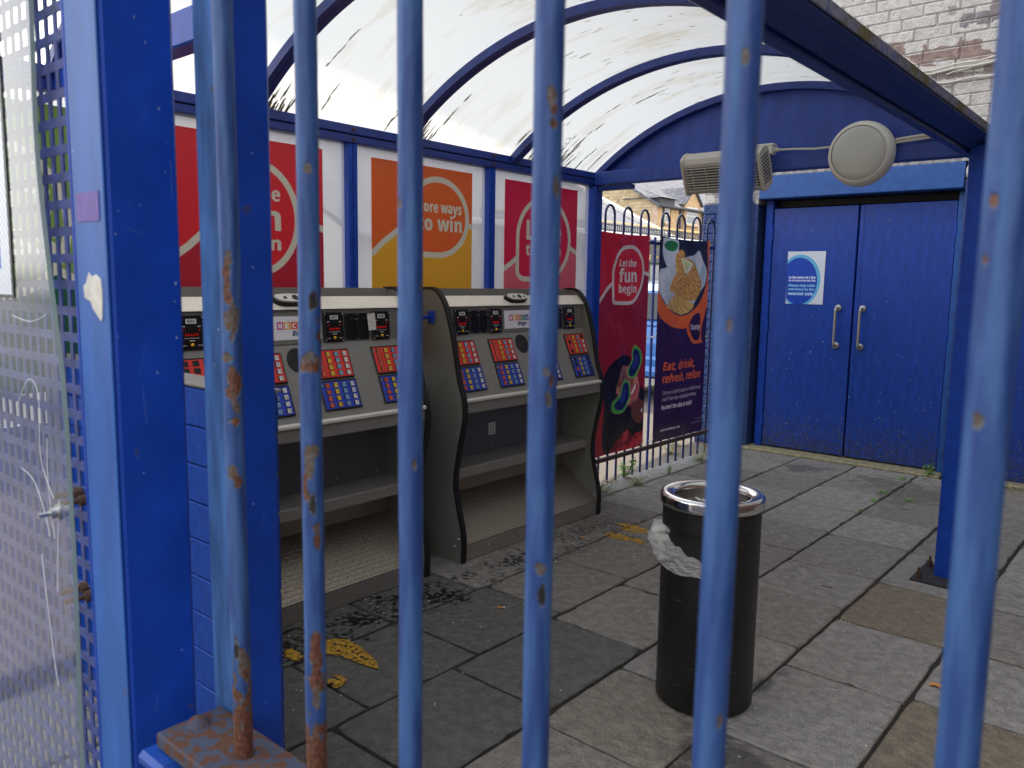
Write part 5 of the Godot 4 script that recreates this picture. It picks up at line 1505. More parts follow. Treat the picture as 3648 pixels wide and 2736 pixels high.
func banners():
	# red banner with a laughing face in heart-shaped sunglasses
	var im := picture(880, 2000, rgb(150, 30, 44))
	var bright := rgb(196, 32, 44); var pale := rgb(206, 202, 200)
	poly(im, uvs(im, [-0.01, -0.01, 1.01, -0.01, 1.01, 0.185, 0.889, 0.171, 0.6, 0.2, 0.306, 0.222, 0.204, 0.252, 0.104, 0.292, -0.01, 0.332]), bright)
	for k in 60:
		var v := 0.20 + k * 0.006
		im.blend_rect(picture(880, 12, Color(0.60, 0.12, 0.17, 0.5 * (1.0 - k / 60.0))), Rect2i(0, 0, 880, 12), Vector2i(0, int(v * 2000)))
	poly(im, uvs(im, [-0.01, -0.01, 1.01, -0.01, 1.01, 0.185, 0.889, 0.171, 0.6, 0.2, 0.306, 0.222, 0.204, 0.252, 0.104, 0.292, -0.01, 0.332]), bright)
	stroke(im, smooth(uvs(im, [-0.02, 0.335, 0.104, 0.292, 0.204, 0.252, 0.306, 0.222]), false), 34, pale)
	stroke(im, uvs(im, [0.896, 0.171, 1.05, 0.187]), 34, pale)
	var ring := smooth(uvs(im, [0.581, 0.054, 0.695, 0.056, 0.78, 0.073, 0.852, 0.107, 0.883, 0.142, 0.889, 0.18, 0.866, 0.228, 0.809, 0.263, 0.738, 0.292, 0.634, 0.307, 0.371, 0.306, 0.339, 0.298, 0.325, 0.27, 0.321, 0.214, 0.314, 0.166, 0.337, 0.127, 0.382, 0.091, 0.463, 0.063]))
	poly(im, ring, rgb(206, 34, 46))
	stroke(im, ring, 34, pale, true)
	words(im, "Let the", 0.415 * 880, 0.110 * 2000, 0.752 * 880, 0.143 * 2000, pale)
	words(im, "fun", 0.42 * 880, 0.150 * 2000, 0.76 * 880, 0.214 * 2000, pale)
	words(im, "begin", 0.42 * 880, 0.222 * 2000, 0.76 * 880, 0.274 * 2000, pale)
	var hair := rgb(22, 18, 22)
	poly(im, uvs(im, [0.068, 0.906, 0.164, 0.807, 0.203, 0.889, 0.307, 1.01, -0.02, 1.01, 0.0, 0.95]), rgb(158, 36, 44))
	for k in 6: stroke(im, smooth(uvs(im, [0.05, 0.93 + k * 0.012, 0.13, 0.945 + k * 0.012, 0.22, 0.93 + k * 0.012]), false), 5, rgb(120, 26, 36))
	poly(im, smooth(uvs(im, [0.526, 0.934, 0.671, 0.906, 0.964, 0.934, 1.05, 0.95, 1.02, 1.01, 0.35, 1.01, 0.416, 0.968])), rgb(176, 34, 50))
	poly(im, smooth(uvs(im, [0.718, 0.778, 0.849, 0.773, 1.02, 0.745, 1.03, 0.872, 0.889, 0.887, 0.754, 0.874, 0.684, 0.839, 0.723, 0.809])), rgb(110, 66, 52))
	poly(im, uvs(im, [0.86, 0.70, 0.93, 0.71, 1.01, 0.735, 1.01, 0.79, 0.93, 0.775, 0.87, 0.75]), rgb(34, 22, 26))
	poly(im, smooth(uvs(im, [0.204, 0.645, 0.259, 0.608, 0.355, 0.576, 0.475, 0.554, 0.578, 0.547, 0.687, 0.56, 0.724, 0.592, 0.65, 0.6, 0.526, 0.626, 0.47, 0.675, 0.446, 0.725, 0.591, 0.788, 0.72, 0.794, 0.74, 0.84, 0.80, 0.868, 0.9, 0.885, 1.01, 0.87, 1.01, 0.90, 0.985, 0.924, 0.828, 0.931, 0.81, 0.957, 0.696, 0.923, 0.586, 0.912, 0.526, 0.934, 0.573, 0.968, 0.466, 0.956, 0.408, 0.988, 0.307, 1.002, 0.211, 0.955, 0.196, 0.909, 0.207, 0.839, 0.208, 0.764, 0.205, 0.69])), hair)
	poly(im, smooth(uvs(im, [0.564, 0.597, 0.694, 0.611, 0.83, 0.647, 0.881, 0.691, 0.898, 0.728, 0.849, 0.768, 0.762, 0.78, 0.676, 0.786, 0.5, 0.737, 0.434, 0.714, 0.459, 0.67, 0.505, 0.626])), rgb(170, 108, 92))
	mottled(im, smooth(uvs(im, [0.564, 0.597, 0.694, 0.611, 0.83, 0.647, 0.881, 0.691, 0.898, 0.728, 0.849, 0.768, 0.762, 0.78, 0.676, 0.786, 0.5, 0.737, 0.434, 0.714, 0.459, 0.67, 0.505, 0.626])), rgb(140, 84, 72), rgb(176, 112, 94), rgb(208, 142, 120), 0.7, 0.5, 9)
	stroke(im, smooth(uvs(im, [0.64, 0.655, 0.69, 0.668, 0.735, 0.69, 0.70, 0.70]), false), 7, rgb(132, 78, 68))
	stroke(im, smooth(uvs(im, [0.60, 0.63, 0.64, 0.635, 0.68, 0.65]), false), 6, rgb(60, 36, 34))
	mottled(im, smooth(uvs(im, [0.526, 0.934, 0.671, 0.906, 0.80, 0.945, 0.964, 0.934, 1.02, 1.0, 0.40, 1.0, 0.416, 0.968])), rgb(110, 20, 34), rgb(172, 34, 50), rgb(196, 50, 64), 0.8, 0.8, 4)
	for k in 34:
		var u := 0.205 + k * 0.0115
		stroke(im, smooth(uvs(im, [u + 0.14, 0.60, u + 0.02, 0.70, u, 0.82, u + 0.03, 0.94]), false), 2.5, [rgb(58, 50, 58), rgb(38, 30, 36), rgb(30, 24, 30), rgb(72, 62, 72)][k % 4])
	stroke(im, smooth(uvs(im, [0.55, 0.56, 0.54, 0.62, 0.57, 0.66]), false), 9, hair)
	poly(im, smooth(uvs(im, [0.712, 0.736, 0.803, 0.688, 0.873, 0.706, 0.843, 0.731, 0.78, 0.755, 0.736, 0.753])), rgb(188, 76, 96))
	poly(im, uvs(im, [0.729, 0.732, 0.81, 0.688, 0.821, 0.704, 0.746, 0.743]), rgb(236, 232, 230))
	for e in [[[0.777, 0.508, 0.856, 0.523, 0.916, 0.555, 0.921, 0.587, 0.872, 0.627, 0.81, 0.657, 0.745, 0.662, 0.678, 0.647, 0.664, 0.626, 0.693, 0.601, 0.743, 0.577, 0.728, 0.545, 0.735, 0.52], [0.779, 0.526, 0.847, 0.538, 0.884, 0.565, 0.888, 0.591, 0.838, 0.626, 0.776, 0.65, 0.711, 0.651, 0.686, 0.632, 0.715, 0.607, 0.765, 0.577, 0.75, 0.546]], [[0.595, 0.664, 0.682, 0.678, 0.708, 0.71, 0.714, 0.746, 0.654, 0.785, 0.594, 0.808, 0.51, 0.817, 0.406, 0.812, 0.362, 0.792, 0.369, 0.767, 0.438, 0.745, 0.519, 0.723, 0.535, 0.688], [0.607, 0.678, 0.673, 0.688, 0.688, 0.719, 0.682, 0.75, 0.622, 0.784, 0.55, 0.801, 0.456, 0.799, 0.413, 0.784, 0.431, 0.765, 0.521, 0.743, 0.549, 0.719, 0.566, 0.689]]]:
		poly(im, smooth(uvs(im, e[0])), rgb(70, 158, 66))
		stroke(im, smooth(uvs(im, e[0])), 4, rgb(166, 214, 150), true)
		poly(im, smooth(uvs(im, e[1])), rgb(26, 34, 96))
		var mid := Vector2.ZERO
		var l := uvs(im, e[1])
		for p in l: mid += p / l.size()
		var inner := PackedVector2Array()
		for p in l: inner.append(mid + (p - mid) * 0.55 + Vector2(8, -12))
		poly(im, smooth(inner), rgb(44, 56, 140))
	blob(im, Vector2(0.955, 0.826) * Vector2(880, 2000), 14, 20, rgb(220, 216, 214), 0.1)
	var b := thing("red_banner", Vector3(-2.97, 0.2, -4.6), "red banner reading Let the fun begin, with a laughing woman in green sunglasses", "banner", "banners tied to the railing")
	mat("banner_red", Color.WHITE, 0.32, {tex = texture(im), back = rgb(90, 80, 80)})
	part(cloth(-4.285, -4.935, 1.695, 0.205, 0.0, 3), "cloth", M.banner_red, b)
	# purple banner with fish and chips
	im = picture(1000, 1940, rgb(56, 28, 70))
	poly(im, uvs(im, [0, 0, 1, 0, 1, 0.3, 0, 0.3]), rgb(34, 34, 46))
	poly(im, smooth(uvs(im, [-0.15, 0.18, 0.028, 0.367, 0.12, 0.4, 0.269, 0.429, 0.42, 0.441, 0.563, 0.443, 0.75, 0.42, 0.95, 0.37, 1.15, 0.20, 1.1, 0.05, 0.93, -0.04, 0.87, -0.02, 0.6, 0.1, 0.2, 0.15])), rgb(232, 104, 36))
	poly(im, smooth(uvs(im, [0.0, 0.245, 0.106, 0.309, 0.235, 0.348, 0.409, 0.374, 0.562, 0.375, 0.737, 0.346, 0.868, 0.301, 0.95, 0.23, 0.975, 0.15, 0.95, 0.063, 0.88, -0.02, 0.4, -0.08, 0.0, -0.04, -0.08, 0.1])), rgb(34, 34, 46))
	poly(im, smooth(uvs(im, [0.022, 0.16, 0.082, 0.151, 0.173, 0.138, 0.298, 0.116, 0.54, 0.083, 0.675, 0.072, 0.767, 0.049, 0.876, 0.108, 0.955, 0.15, 0.94, 0.216, 0.87, 0.25, 0.783, 0.29, 0.66, 0.345, 0.5, 0.372, 0.367, 0.362, 0.202, 0.335, 0.0, 0.25]), true, 3), rgb(196, 206, 216))
	poly(im, uvs(im, [0.022, 0.18, 0.173, 0.15, 0.25, 0.24, 0.18, 0.32, 0.06, 0.27]), rgb(214, 222, 230))
	poly(im, uvs(im, [0.767, 0.048, 0.90, 0.13, 0.90, 0.20, 0.80, 0.19, 0.70, 0.12]), rgb(176, 196, 210))
	poly(im, uvs(im, [0.767, 0.048, 0.877, 0.112, 0.80, 0.17, 0.69, 0.09]), rgb(222, 228, 232))
	blob(im, Vector2(0.80, 0.235) * Vector2(1000, 1940), 60, 90, rgb(96, 74, 52), 0.05)
	poly(im, smooth(uvs(im, [0.062, 0.02, 0.091, 0.004, 0.312, 0.002, 0.371, 0.02, 0.356, 0.074, 0.298, 0.116, 0.174, 0.142, 0.108, 0.119, 0.063, 0.08])), rgb(206, 216, 228))
	poly(im, smooth(uvs(im, [0.088, 0.035, 0.139, 0.018, 0.233, 0.012, 0.33, 0.017, 0.35, 0.037, 0.288, 0.059, 0.193, 0.063, 0.114, 0.055])), rgb(44, 128, 62))
	for k in 30: blob(im, Vector2(rng.randf_range(0.12, 0.32), rng.randf_range(0.022, 0.055)) * Vector2(1000, 1940), 8, 8, rgb(60, 150, 74) if k % 2 else rgb(36, 112, 54), 0.4, 8)
	poly(im, smooth(uvs(im, [0.16, 0.335, 0.248, 0.30, 0.353, 0.26, 0.577, 0.298, 0.72, 0.325, 0.66, 0.352, 0.52, 0.37, 0.364, 0.362, 0.25, 0.345])), rgb(214, 172, 88))
	for k in 7: stroke(im, uvs(im, [0.2 + k * 0.05, 0.30 + k * 0.004, 0.30 + k * 0.055, 0.35 + (k % 3) * 0.006]), 22, rgb(226, 188, 104) if k % 2 else rgb(196, 150, 66))
	var fish := smooth(uvs(im, [0.295, 0.1, 0.323, 0.071, 0.425, 0.048, 0.486, 0.063, 0.507, 0.088, 0.61, 0.095, 0.701, 0.119, 0.76, 0.152, 0.821, 0.195, 0.856, 0.238, 0.817, 0.273, 0.734, 0.303, 0.595, 0.3, 0.456, 0.281, 0.321, 0.264, 0.207, 0.252, 0.246, 0.199, 0.306, 0.169]))
	mottled(im, fish, rgb(186, 124, 42), rgb(214, 154, 62), rgb(236, 190, 104), 3.2, 2.4, 5)
	for k in 40:
		var p := Vector2(rng.randf_range(0.2, 0.86), rng.randf_range(0.05, 0.3)) * Vector2(1000, 1940)
		if Geometry2D.is_point_in_polygon(p, fish): blob(im, p, rng.randf_range(3, 12), rng.randf_range(4, 18), rgb(160, 96, 32).lerp(rgb(255, 236, 170), rng.randf()), 0.4, 12)
	poly(im, smooth(uvs(im, [0.421, 0.089, 0.648, 0.113, 0.619, 0.145, 0.537, 0.167, 0.477, 0.155, 0.438, 0.122]), true, 3), rgb(226, 228, 190))
	poly(im, uvs(im, [0.45, 0.10, 0.61, 0.117, 0.53, 0.155, 0.47, 0.14]), rgb(206, 212, 130))
	poly(im, smooth(uvs(im, [0.574, 0.445, 0.58, 0.417, 0.631, 0.384, 0.74, 0.363, 0.854, 0.352, 0.969, 0.33, 0.955, 0.382, 0.896, 0.45, 0.907, 0.508, 0.934, 0.526, 0.747, 0.527, 0.649, 0.491]), true, 3), rgb(232, 104, 36))
	poly(im, smooth(uvs(im, [0.627, 0.429, 0.677, 0.39, 0.765, 0.372, 0.847, 0.375, 0.861, 0.45, 0.859, 0.504, 0.755, 0.508, 0.668, 0.469]), true, 3), rgb(50, 26, 62))
	for q in 26: stroke(im, smooth(uvs(im, [rng.randf_range(0.03, 0.2), rng.randf_range(0.16, 0.3), rng.randf_range(0.1, 0.26), rng.randf_range(0.2, 0.33), rng.randf_range(0.15, 0.25), rng.randf_range(0.2, 0.33)]), false), 3, Color(0.66, 0.72, 0.78))
	mottled(im, fish, rgb(186, 124, 42), rgb(214, 154, 62), rgb(236, 190, 104), 3.2, 2.4, 5)
	poly(im, smooth(uvs(im, [0.421, 0.089, 0.648, 0.113, 0.619, 0.145, 0.537, 0.167, 0.477, 0.155, 0.438, 0.122]), true, 3), rgb(232, 234, 204))
	poly(im, uvs(im, [0.45, 0.10, 0.61, 0.117, 0.53, 0.155, 0.47, 0.14]), rgb(212, 218, 140))
	var white := rgb(228, 222, 224); var orange := rgb(236, 104, 44)
	words(im, "Tasty", 650, 0.427 * 1940, 860, 0.462 * 1940, white)
	words(im, "Eat, drink,", 155, 0.603 * 1940, 790, 0.655 * 1940, orange, true, 0.2)
	words(im, "refresh, relax", 145, 0.665 * 1940, 925, 0.717 * 1940, orange, true, 0.2)
	words(im, "Choose a light snack or a delicious", 150, 0.748 * 1940, 930, 0.776 * 1940, white, false, 0.2)
	words(im, "meal from our extensive menu.", 147, 0.779 * 1940, 845, 0.802 * 1940, white, false, 0.2)
	words(im, "You won't be able to resist!", 143, 0.820 * 1940, 755, 0.845 * 1940, white, true, 0.2)
	words(im, "www.meccabingo.com", 140, 0.94 * 1940, 504, 0.958 * 1940, white)
	words(im, "Over 18s only", 840, 0.925 * 1940, 985, 0.936 * 1940, white, false)
	words(im, "www.gambleaware.co.uk", 764, 0.942 * 1940, 985, 0.954 * 1940, white, false)
	b = thing("purple_banner", Vector3(-2.97, 0.2, -5.45), "purple banner with fish and chips, reading Eat drink refresh relax", "banner", "banners tied to the railing")
	mat("banner_purple", Color.WHITE, 0.32, {tex = texture(im), back = rgb(80, 76, 80)})
	part(cloth(-5.07, -5.835, 1.70, 0.20, 0.0, 8), "cloth", M.banner_purple, b)
	# ties
	var k := 0
	for q in [[-4.285, 1.66], [-4.94, 1.655], [-5.065, 1.655], [-5.84, 1.66], [-4.95, 0.975], [-5.055, 0.98], [-5.845, 0.95], [-5.07, 0.215], [-4.93, 0.215]]:
		put_tie(Vector3(-2.985, q[1], q[0]), k)
		k += 1

func put_tie(p: Vector3, k: int):
	var g := Shape.new()
	g.tube([p + Vector3(0.012, 0.0, 0.02), p + Vector3(0.016, 0.004, 0.0), p + Vector3(0.0, 0.0, -0.03), p + Vector3(-0.018, -0.004, -0.01), p + Vector3(-0.01, 0.0, 0.02), p + Vector3(0.012, 0.002, 0.024)], 0.0035, 6)
	g.tube([p + Vector3(0.015, 0.0, 0.01), p + Vector3(0.025, 0.03, 0.02 - 0.01 * (k % 3))], 0.0022, 5)
	var where := ["top corner of the red banner by the shelter post", "other top corner of the red banner", "top corner of the purple banner by the gap", "top corner of the purple banner by the building", "middle edge of the red banner", "middle edge of the purple banner by the gap", "middle edge of the purple banner by the building", "bottom corner of the purple banner", "bottom corner of the red banner"]
	var o := put(g, "cable_tie", M.white_plastic)
	tag(o, "white plastic cable tie at the " + where[k], "cable tie", "cable ties holding the banners")
	return o

func doors():
	var b: Node3D = get_node("club_building")
	# specks, chips and splashed dirt on the door leaves: 2 m square, x -3 to -1
	var im := Image.create_empty(1024, 1024, false, Image.FORMAT_RGBA8)
	im.fill(Color(0.3, 0.3, 0.3, 0))
	for k in 7000:
		var y := absf(rng.randfn(0.0, 0.15))
		if y > 0.6: continue
		var p := Vector2(rng.randf() * 1024.0, (1.0 - y / 2.0) * 1024.0)
		blob(im, p, rng.randf_range(0.7, 3.2), rng.randf_range(0.7, 2.4), rgb(48, 48, 54) if rng.randf() < 0.8 else rgb(96, 90, 80), 0.5, 8)
	for k in 230:
		var y := rng.randf_range(0.02, 1.0) if rng.randf() < 0.8 else rng.randf_range(0.02, 1.9)
		var p := Vector2(rng.randf() * 1024.0, (1.0 - y / 2.0) * 1024.0)
		blob(im, p, rng.randf_range(0.6, 1.6), rng.randf_range(0.6, 2.6), rgb(188, 190, 196), 0.5, 8)
	for k in 24:
		var p := Vector2(rng.randf_range(80, 860), rng.randf_range(20, 120))
		stroke(im, PackedVector2Array([p, p + Vector2(rng.randf_range(-3, 3), rng.randf_range(10, 50))]), 2.0, Color(0.32, 0.36, 0.62, 0.55))
	mat("door_paint", lin(0.008, 0.056, 0.37), 0.38, {tex = T.soft, scale = Vector3(3, 1, 3), bump = T.bump_paint, relief = 0.03, over = ImageTexture.create_from_image(im), over_scale = Vector3.ONE / 2.0, over_offset = Vector3(1.5, 0, 0)})
	for e in [[-2.795, -2.733], [-1.380, -1.338]]:
		bx("door_frame", M.deep_paint if e[0] < -2 else M.light_paint, b, e[0], e[1], 0.016, 2.05, -6.62, -6.448, 0.004)
	bx("door_frame", M.black_rubber, b, -2.73, -1.383, 1.995, 2.05, -6.62, -6.53, 0.003)  # head coloured black to paint in the shade under the lintel
	for i in 2:
		var x0: float = [-2.728, -2.050][i]; var x1: float = [-2.063, -1.385][i]
		var leaf := bx("door", M.door_paint, b, x0, x1, 0.028, 1.983, -6.51, -6.460, 0.003)
		var edge := x1 - 0.019 if i == 0 else x0 + 0.019
		bx("edge_strip", M.door_paint, leaf, edge - 0.016, edge + 0.016, 0.03, 1.98, -6.4597, -6.4575, 0.001)
		for k in 19:
			var rv := Shape.new()
			rv.lathe(PackedVector2Array([Vector2(0, 0.003), Vector2(0.004, 0.0015), Vector2(0.005, 0)]), Vector3(edge + (0.004 if i else -0.004), 0.1 + k * 0.1, -6.4575), Basis(Vector3.RIGHT, PI / 2), 8)
			put(rv, "rivet", M.deep_paint, leaf)
		var hx := -2.169 if i == 0 else -1.985
		var g := Shape.new()
		var ya := 0.90; var yb := 1.195
		g.tube([Vector3(hx, yb, -6.458), Vector3(hx, yb, -6.418), Vector3(hx, yb - 0.005, -6.406), Vector3(hx, yb - 0.02, -6.40), Vector3(hx, 1.05, -6.40), Vector3(hx, ya + 0.02, -6.40), Vector3(hx, ya + 0.005, -6.406), Vector3(hx, ya, -6.418), Vector3(hx, ya, -6.458)], 0.0095, 12, false)
		for y in [ya, yb]: g.lathe(PackedVector2Array([Vector2(0, 0.008), Vector2(0.022, 0.008), Vector2(0.026, 0.004), Vector2(0.026, 0)]), Vector3(hx, y, -6.4598), Basis(Vector3.RIGHT, PI / 2), 20)
		put(g, "handle", M.brushed, leaf)
		for y in [0.25, 1.03, 1.78]:
			g = Shape.new()
			var xh := x0 - 0.003 if i == 0 else x1 + 0.003
			g.tube([Vector3(xh, y - 0.05, -6.452), Vector3(xh, y + 0.05, -6.452)], 0.008, 8)
			put(g, "hinge", M.deep_paint, leaf)
	bx("door", M.door_paint, b, -1.0, -0.09, 0.03, 2.015, -6.55, -6.43, 0.004)
	var n := thing("fire_notice", Vector3(-2.44, 1.22, -6.458), "blue and white fire notice stuck on the left leaf of the double doors", "notice")
	print_quad(n, "print", notice_print(), Vector3(-2.594, 1.637, -6.4560), Vector3(-2.290, 1.637, -6.4560), Vector3(-2.292, 1.218, -6.4560), Vector3(-2.590, 1.218, -6.4560), Vector3.BACK)
	bx("backing", M.paper, n, -2.592, -2.292, 1.219, 1.636, -6.4592, -6.4565, 0)

func lamp_and_heater():
	var l := thing("bulkhead_lamp", Vector3(-1.325, 2.0, -4.16), "round cream bulkhead lamp on the beam above the doors", "lamp")
	var fwd := Basis(Vector3.RIGHT, PI / 2)
	var g := Shape.new()
	g.lathe(PackedVector2Array([Vector2(0.128, 0.088), Vector2(0.134, 0.087), Vector2(0.145, 0.076), Vector2(0.153, 0.055), Vector2(0.156, 0.030), Vector2(0.150, 0.010), Vector2(0.14, 0.0), Vector2(0.0, 0.0)]), Vector3(-1.325, 2.0, -4.165), fwd, 56)
	part(g, "housing", M.white_plastic, l)
	g = Shape.new()
	g.lathe(PackedVector2Array([Vector2(0, 0.100), Vector2(0.05, 0.0985), Vector2(0.095, 0.094), Vector2(0.122, 0.088), Vector2(0.130, 0.080)]), Vector3(-1.325, 2.0, -4.165), fwd, 56)
	part(g, "diffuser", M.lamp_lens, l)
	var h := thing("patio_heater", Vector3(-1.975, 1.955, -4.02), "beige electric patio heater with wire grille on the cross beam", "heater")
	var tilt := Basis(Vector3.RIGHT, 0.5)
	var f := func(p: Vector2, x: float) -> Vector3: return tilt * Vector3(x, p.x, p.y)
	var prof := smooth(PackedVector2Array([Vector2(-0.088, 0.035), Vector2(-0.07, 0.055), Vector2(-0.066, 0.055), Vector2(-0.066, 0.01), Vector2(0.05, 0.01), Vector2(0.05, 0.056), Vector2(0.07, 0.056), Vector2(0.092, 0.03), Vector2(0.09, -0.02), Vector2(0.06, -0.05), Vector2(-0.06, -0.05), Vector2(-0.088, -0.02)]), true, 2)
	g = Shape.new()
	g.extrude(PackedVector2Array([Vector2(-0.088, 0.03), Vector2(-0.072, 0.055), Vector2(-0.062, 0.055), Vector2(-0.062, 0.036), Vector2(0.05, 0.036), Vector2(0.05, 0.056), Vector2(0.066, 0.056), Vector2(0.086, 0.042), Vector2(0.094, 0.02), Vector2(0.09, -0.02), Vector2(0.07, -0.045), Vector2(0.05, -0.05), Vector2(-0.06, -0.05), Vector2(-0.088, -0.02)]), f, -0.205, 0.205)
	put(g, "body", M.beige, h)
	for s in [-1.0, 1.0]:
		g = Shape.new()
		g.extrude(smooth(PackedVector2Array([Vector2(-0.09, 0.03), Vector2(-0.07, 0.058), Vector2(0.066, 0.058), Vector2(0.092, 0.035), Vector2(0.094, -0.02), Vector2(0.06, -0.052), Vector2(-0.06, -0.052), Vector2(-0.09, -0.025)]), true, 3), f, s * 0.206, s * 0.222)
		var cap := put(g, "end_cap", M.beige, h)
		g = Shape.new()
		for k in 9: g.box(tilt * Vector3(s * 0.2225, 0.06 - k * 0.0145, 0.004), Vector3(0.002, 0.006, 0.075), 0, tilt)
		put(g, "vents", M.black_rubber, cap)
	g = Shape.new()
	g.box(tilt * Vector3(0, -0.006, 0.0385), Vector3(0.40, 0.108, 0.004), 0, tilt)
	put(g, "reflector", M.reflector, h)
	g = Shape.new()
	for k in 2: g.tube([tilt * Vector3(-0.19, 0.012 - k * 0.036, 0.046), tilt * Vector3(0.19, 0.012 - k * 0.036, 0.046)], 0.006, 8)
	put(g, "heating_element", M.element, h)
	g = Shape.new()
	for k in 9: g.tube([tilt * Vector3(-0.2, 0.044 - k * 0.013, 0.060), tilt * Vector3(0.2, 0.044 - k * 0.013, 0.060)], 0.0026, 5)
	for k in 5: g.tube([tilt * Vector3(-0.16 + k * 0.08, 0.048, 0.062), tilt * Vector3(-0.16 + k * 0.08, -0.066, 0.062)], 0.0018, 5)
	put(g, "wire_grille", M.pale_lip, h)
	h.scale = Vector3(1.0, 1.16, 1.1)
	g = Shape.new()
	g.box(Vector3(0.17, 0.02, -0.095), Vector3(0.03, 0.045, 0.11), 0.003)
	g.box(Vector3(-0.17, 0.02, -0.095), Vector3(0.03, 0.045, 0.11), 0.003)
	put(g, "bracket", M.beige, h)
	var j := thing("junction_box", Vector3(-1.80, 2.065, -4.14), "small cream junction box between the heater and the round lamp", "box")
	bx("box", M.white_plastic, j, -1.852, -1.768, 2.038, 2.088, -4.165, -4.11, 0.004)
	bx("lid", M.white_plastic, j, -1.856, -1.764, 2.079, 2.092, -4.165, -4.106, 0.003)
	g = Shape.new()
	g.tube([Vector3(-1.768, 2.060, -4.14), Vector3(-1.745, 2.060, -4.14)], 0.012, 8)
	part(g, "gland", M.cable, j)
	g = Shape.new()
	g.tube([Vector3(-1.75, 2.060, -4.14), Vector3(-1.66, 2.056, -4.145), Vector3(-1.56, 2.048, -4.148), Vector3(-1.46, 2.05, -4.15)], 0.006, 8)
	var c := put(g, "lamp_cable", M.cable)
	tag(c, "cream cable running from the junction box to the round lamp", "cable")
	g = Shape.new()
	g.tube([Vector3(-1.18, 2.055, -4.15), Vector3(-1.08, 2.062, -4.15), Vector3(-0.98, 2.068, -4.152)], 0.008, 8)
	g.tube([Vector3(-1.18, 2.042, -4.15), Vector3(-1.08, 2.048, -4.15), Vector3(-0.96, 2.056, -4.152)], 0.006, 8)
	c = put(g, "lamp_cable", M.cable)
	tag(c, "pair of cream cables running from the round lamp towards the side beam", "cable")

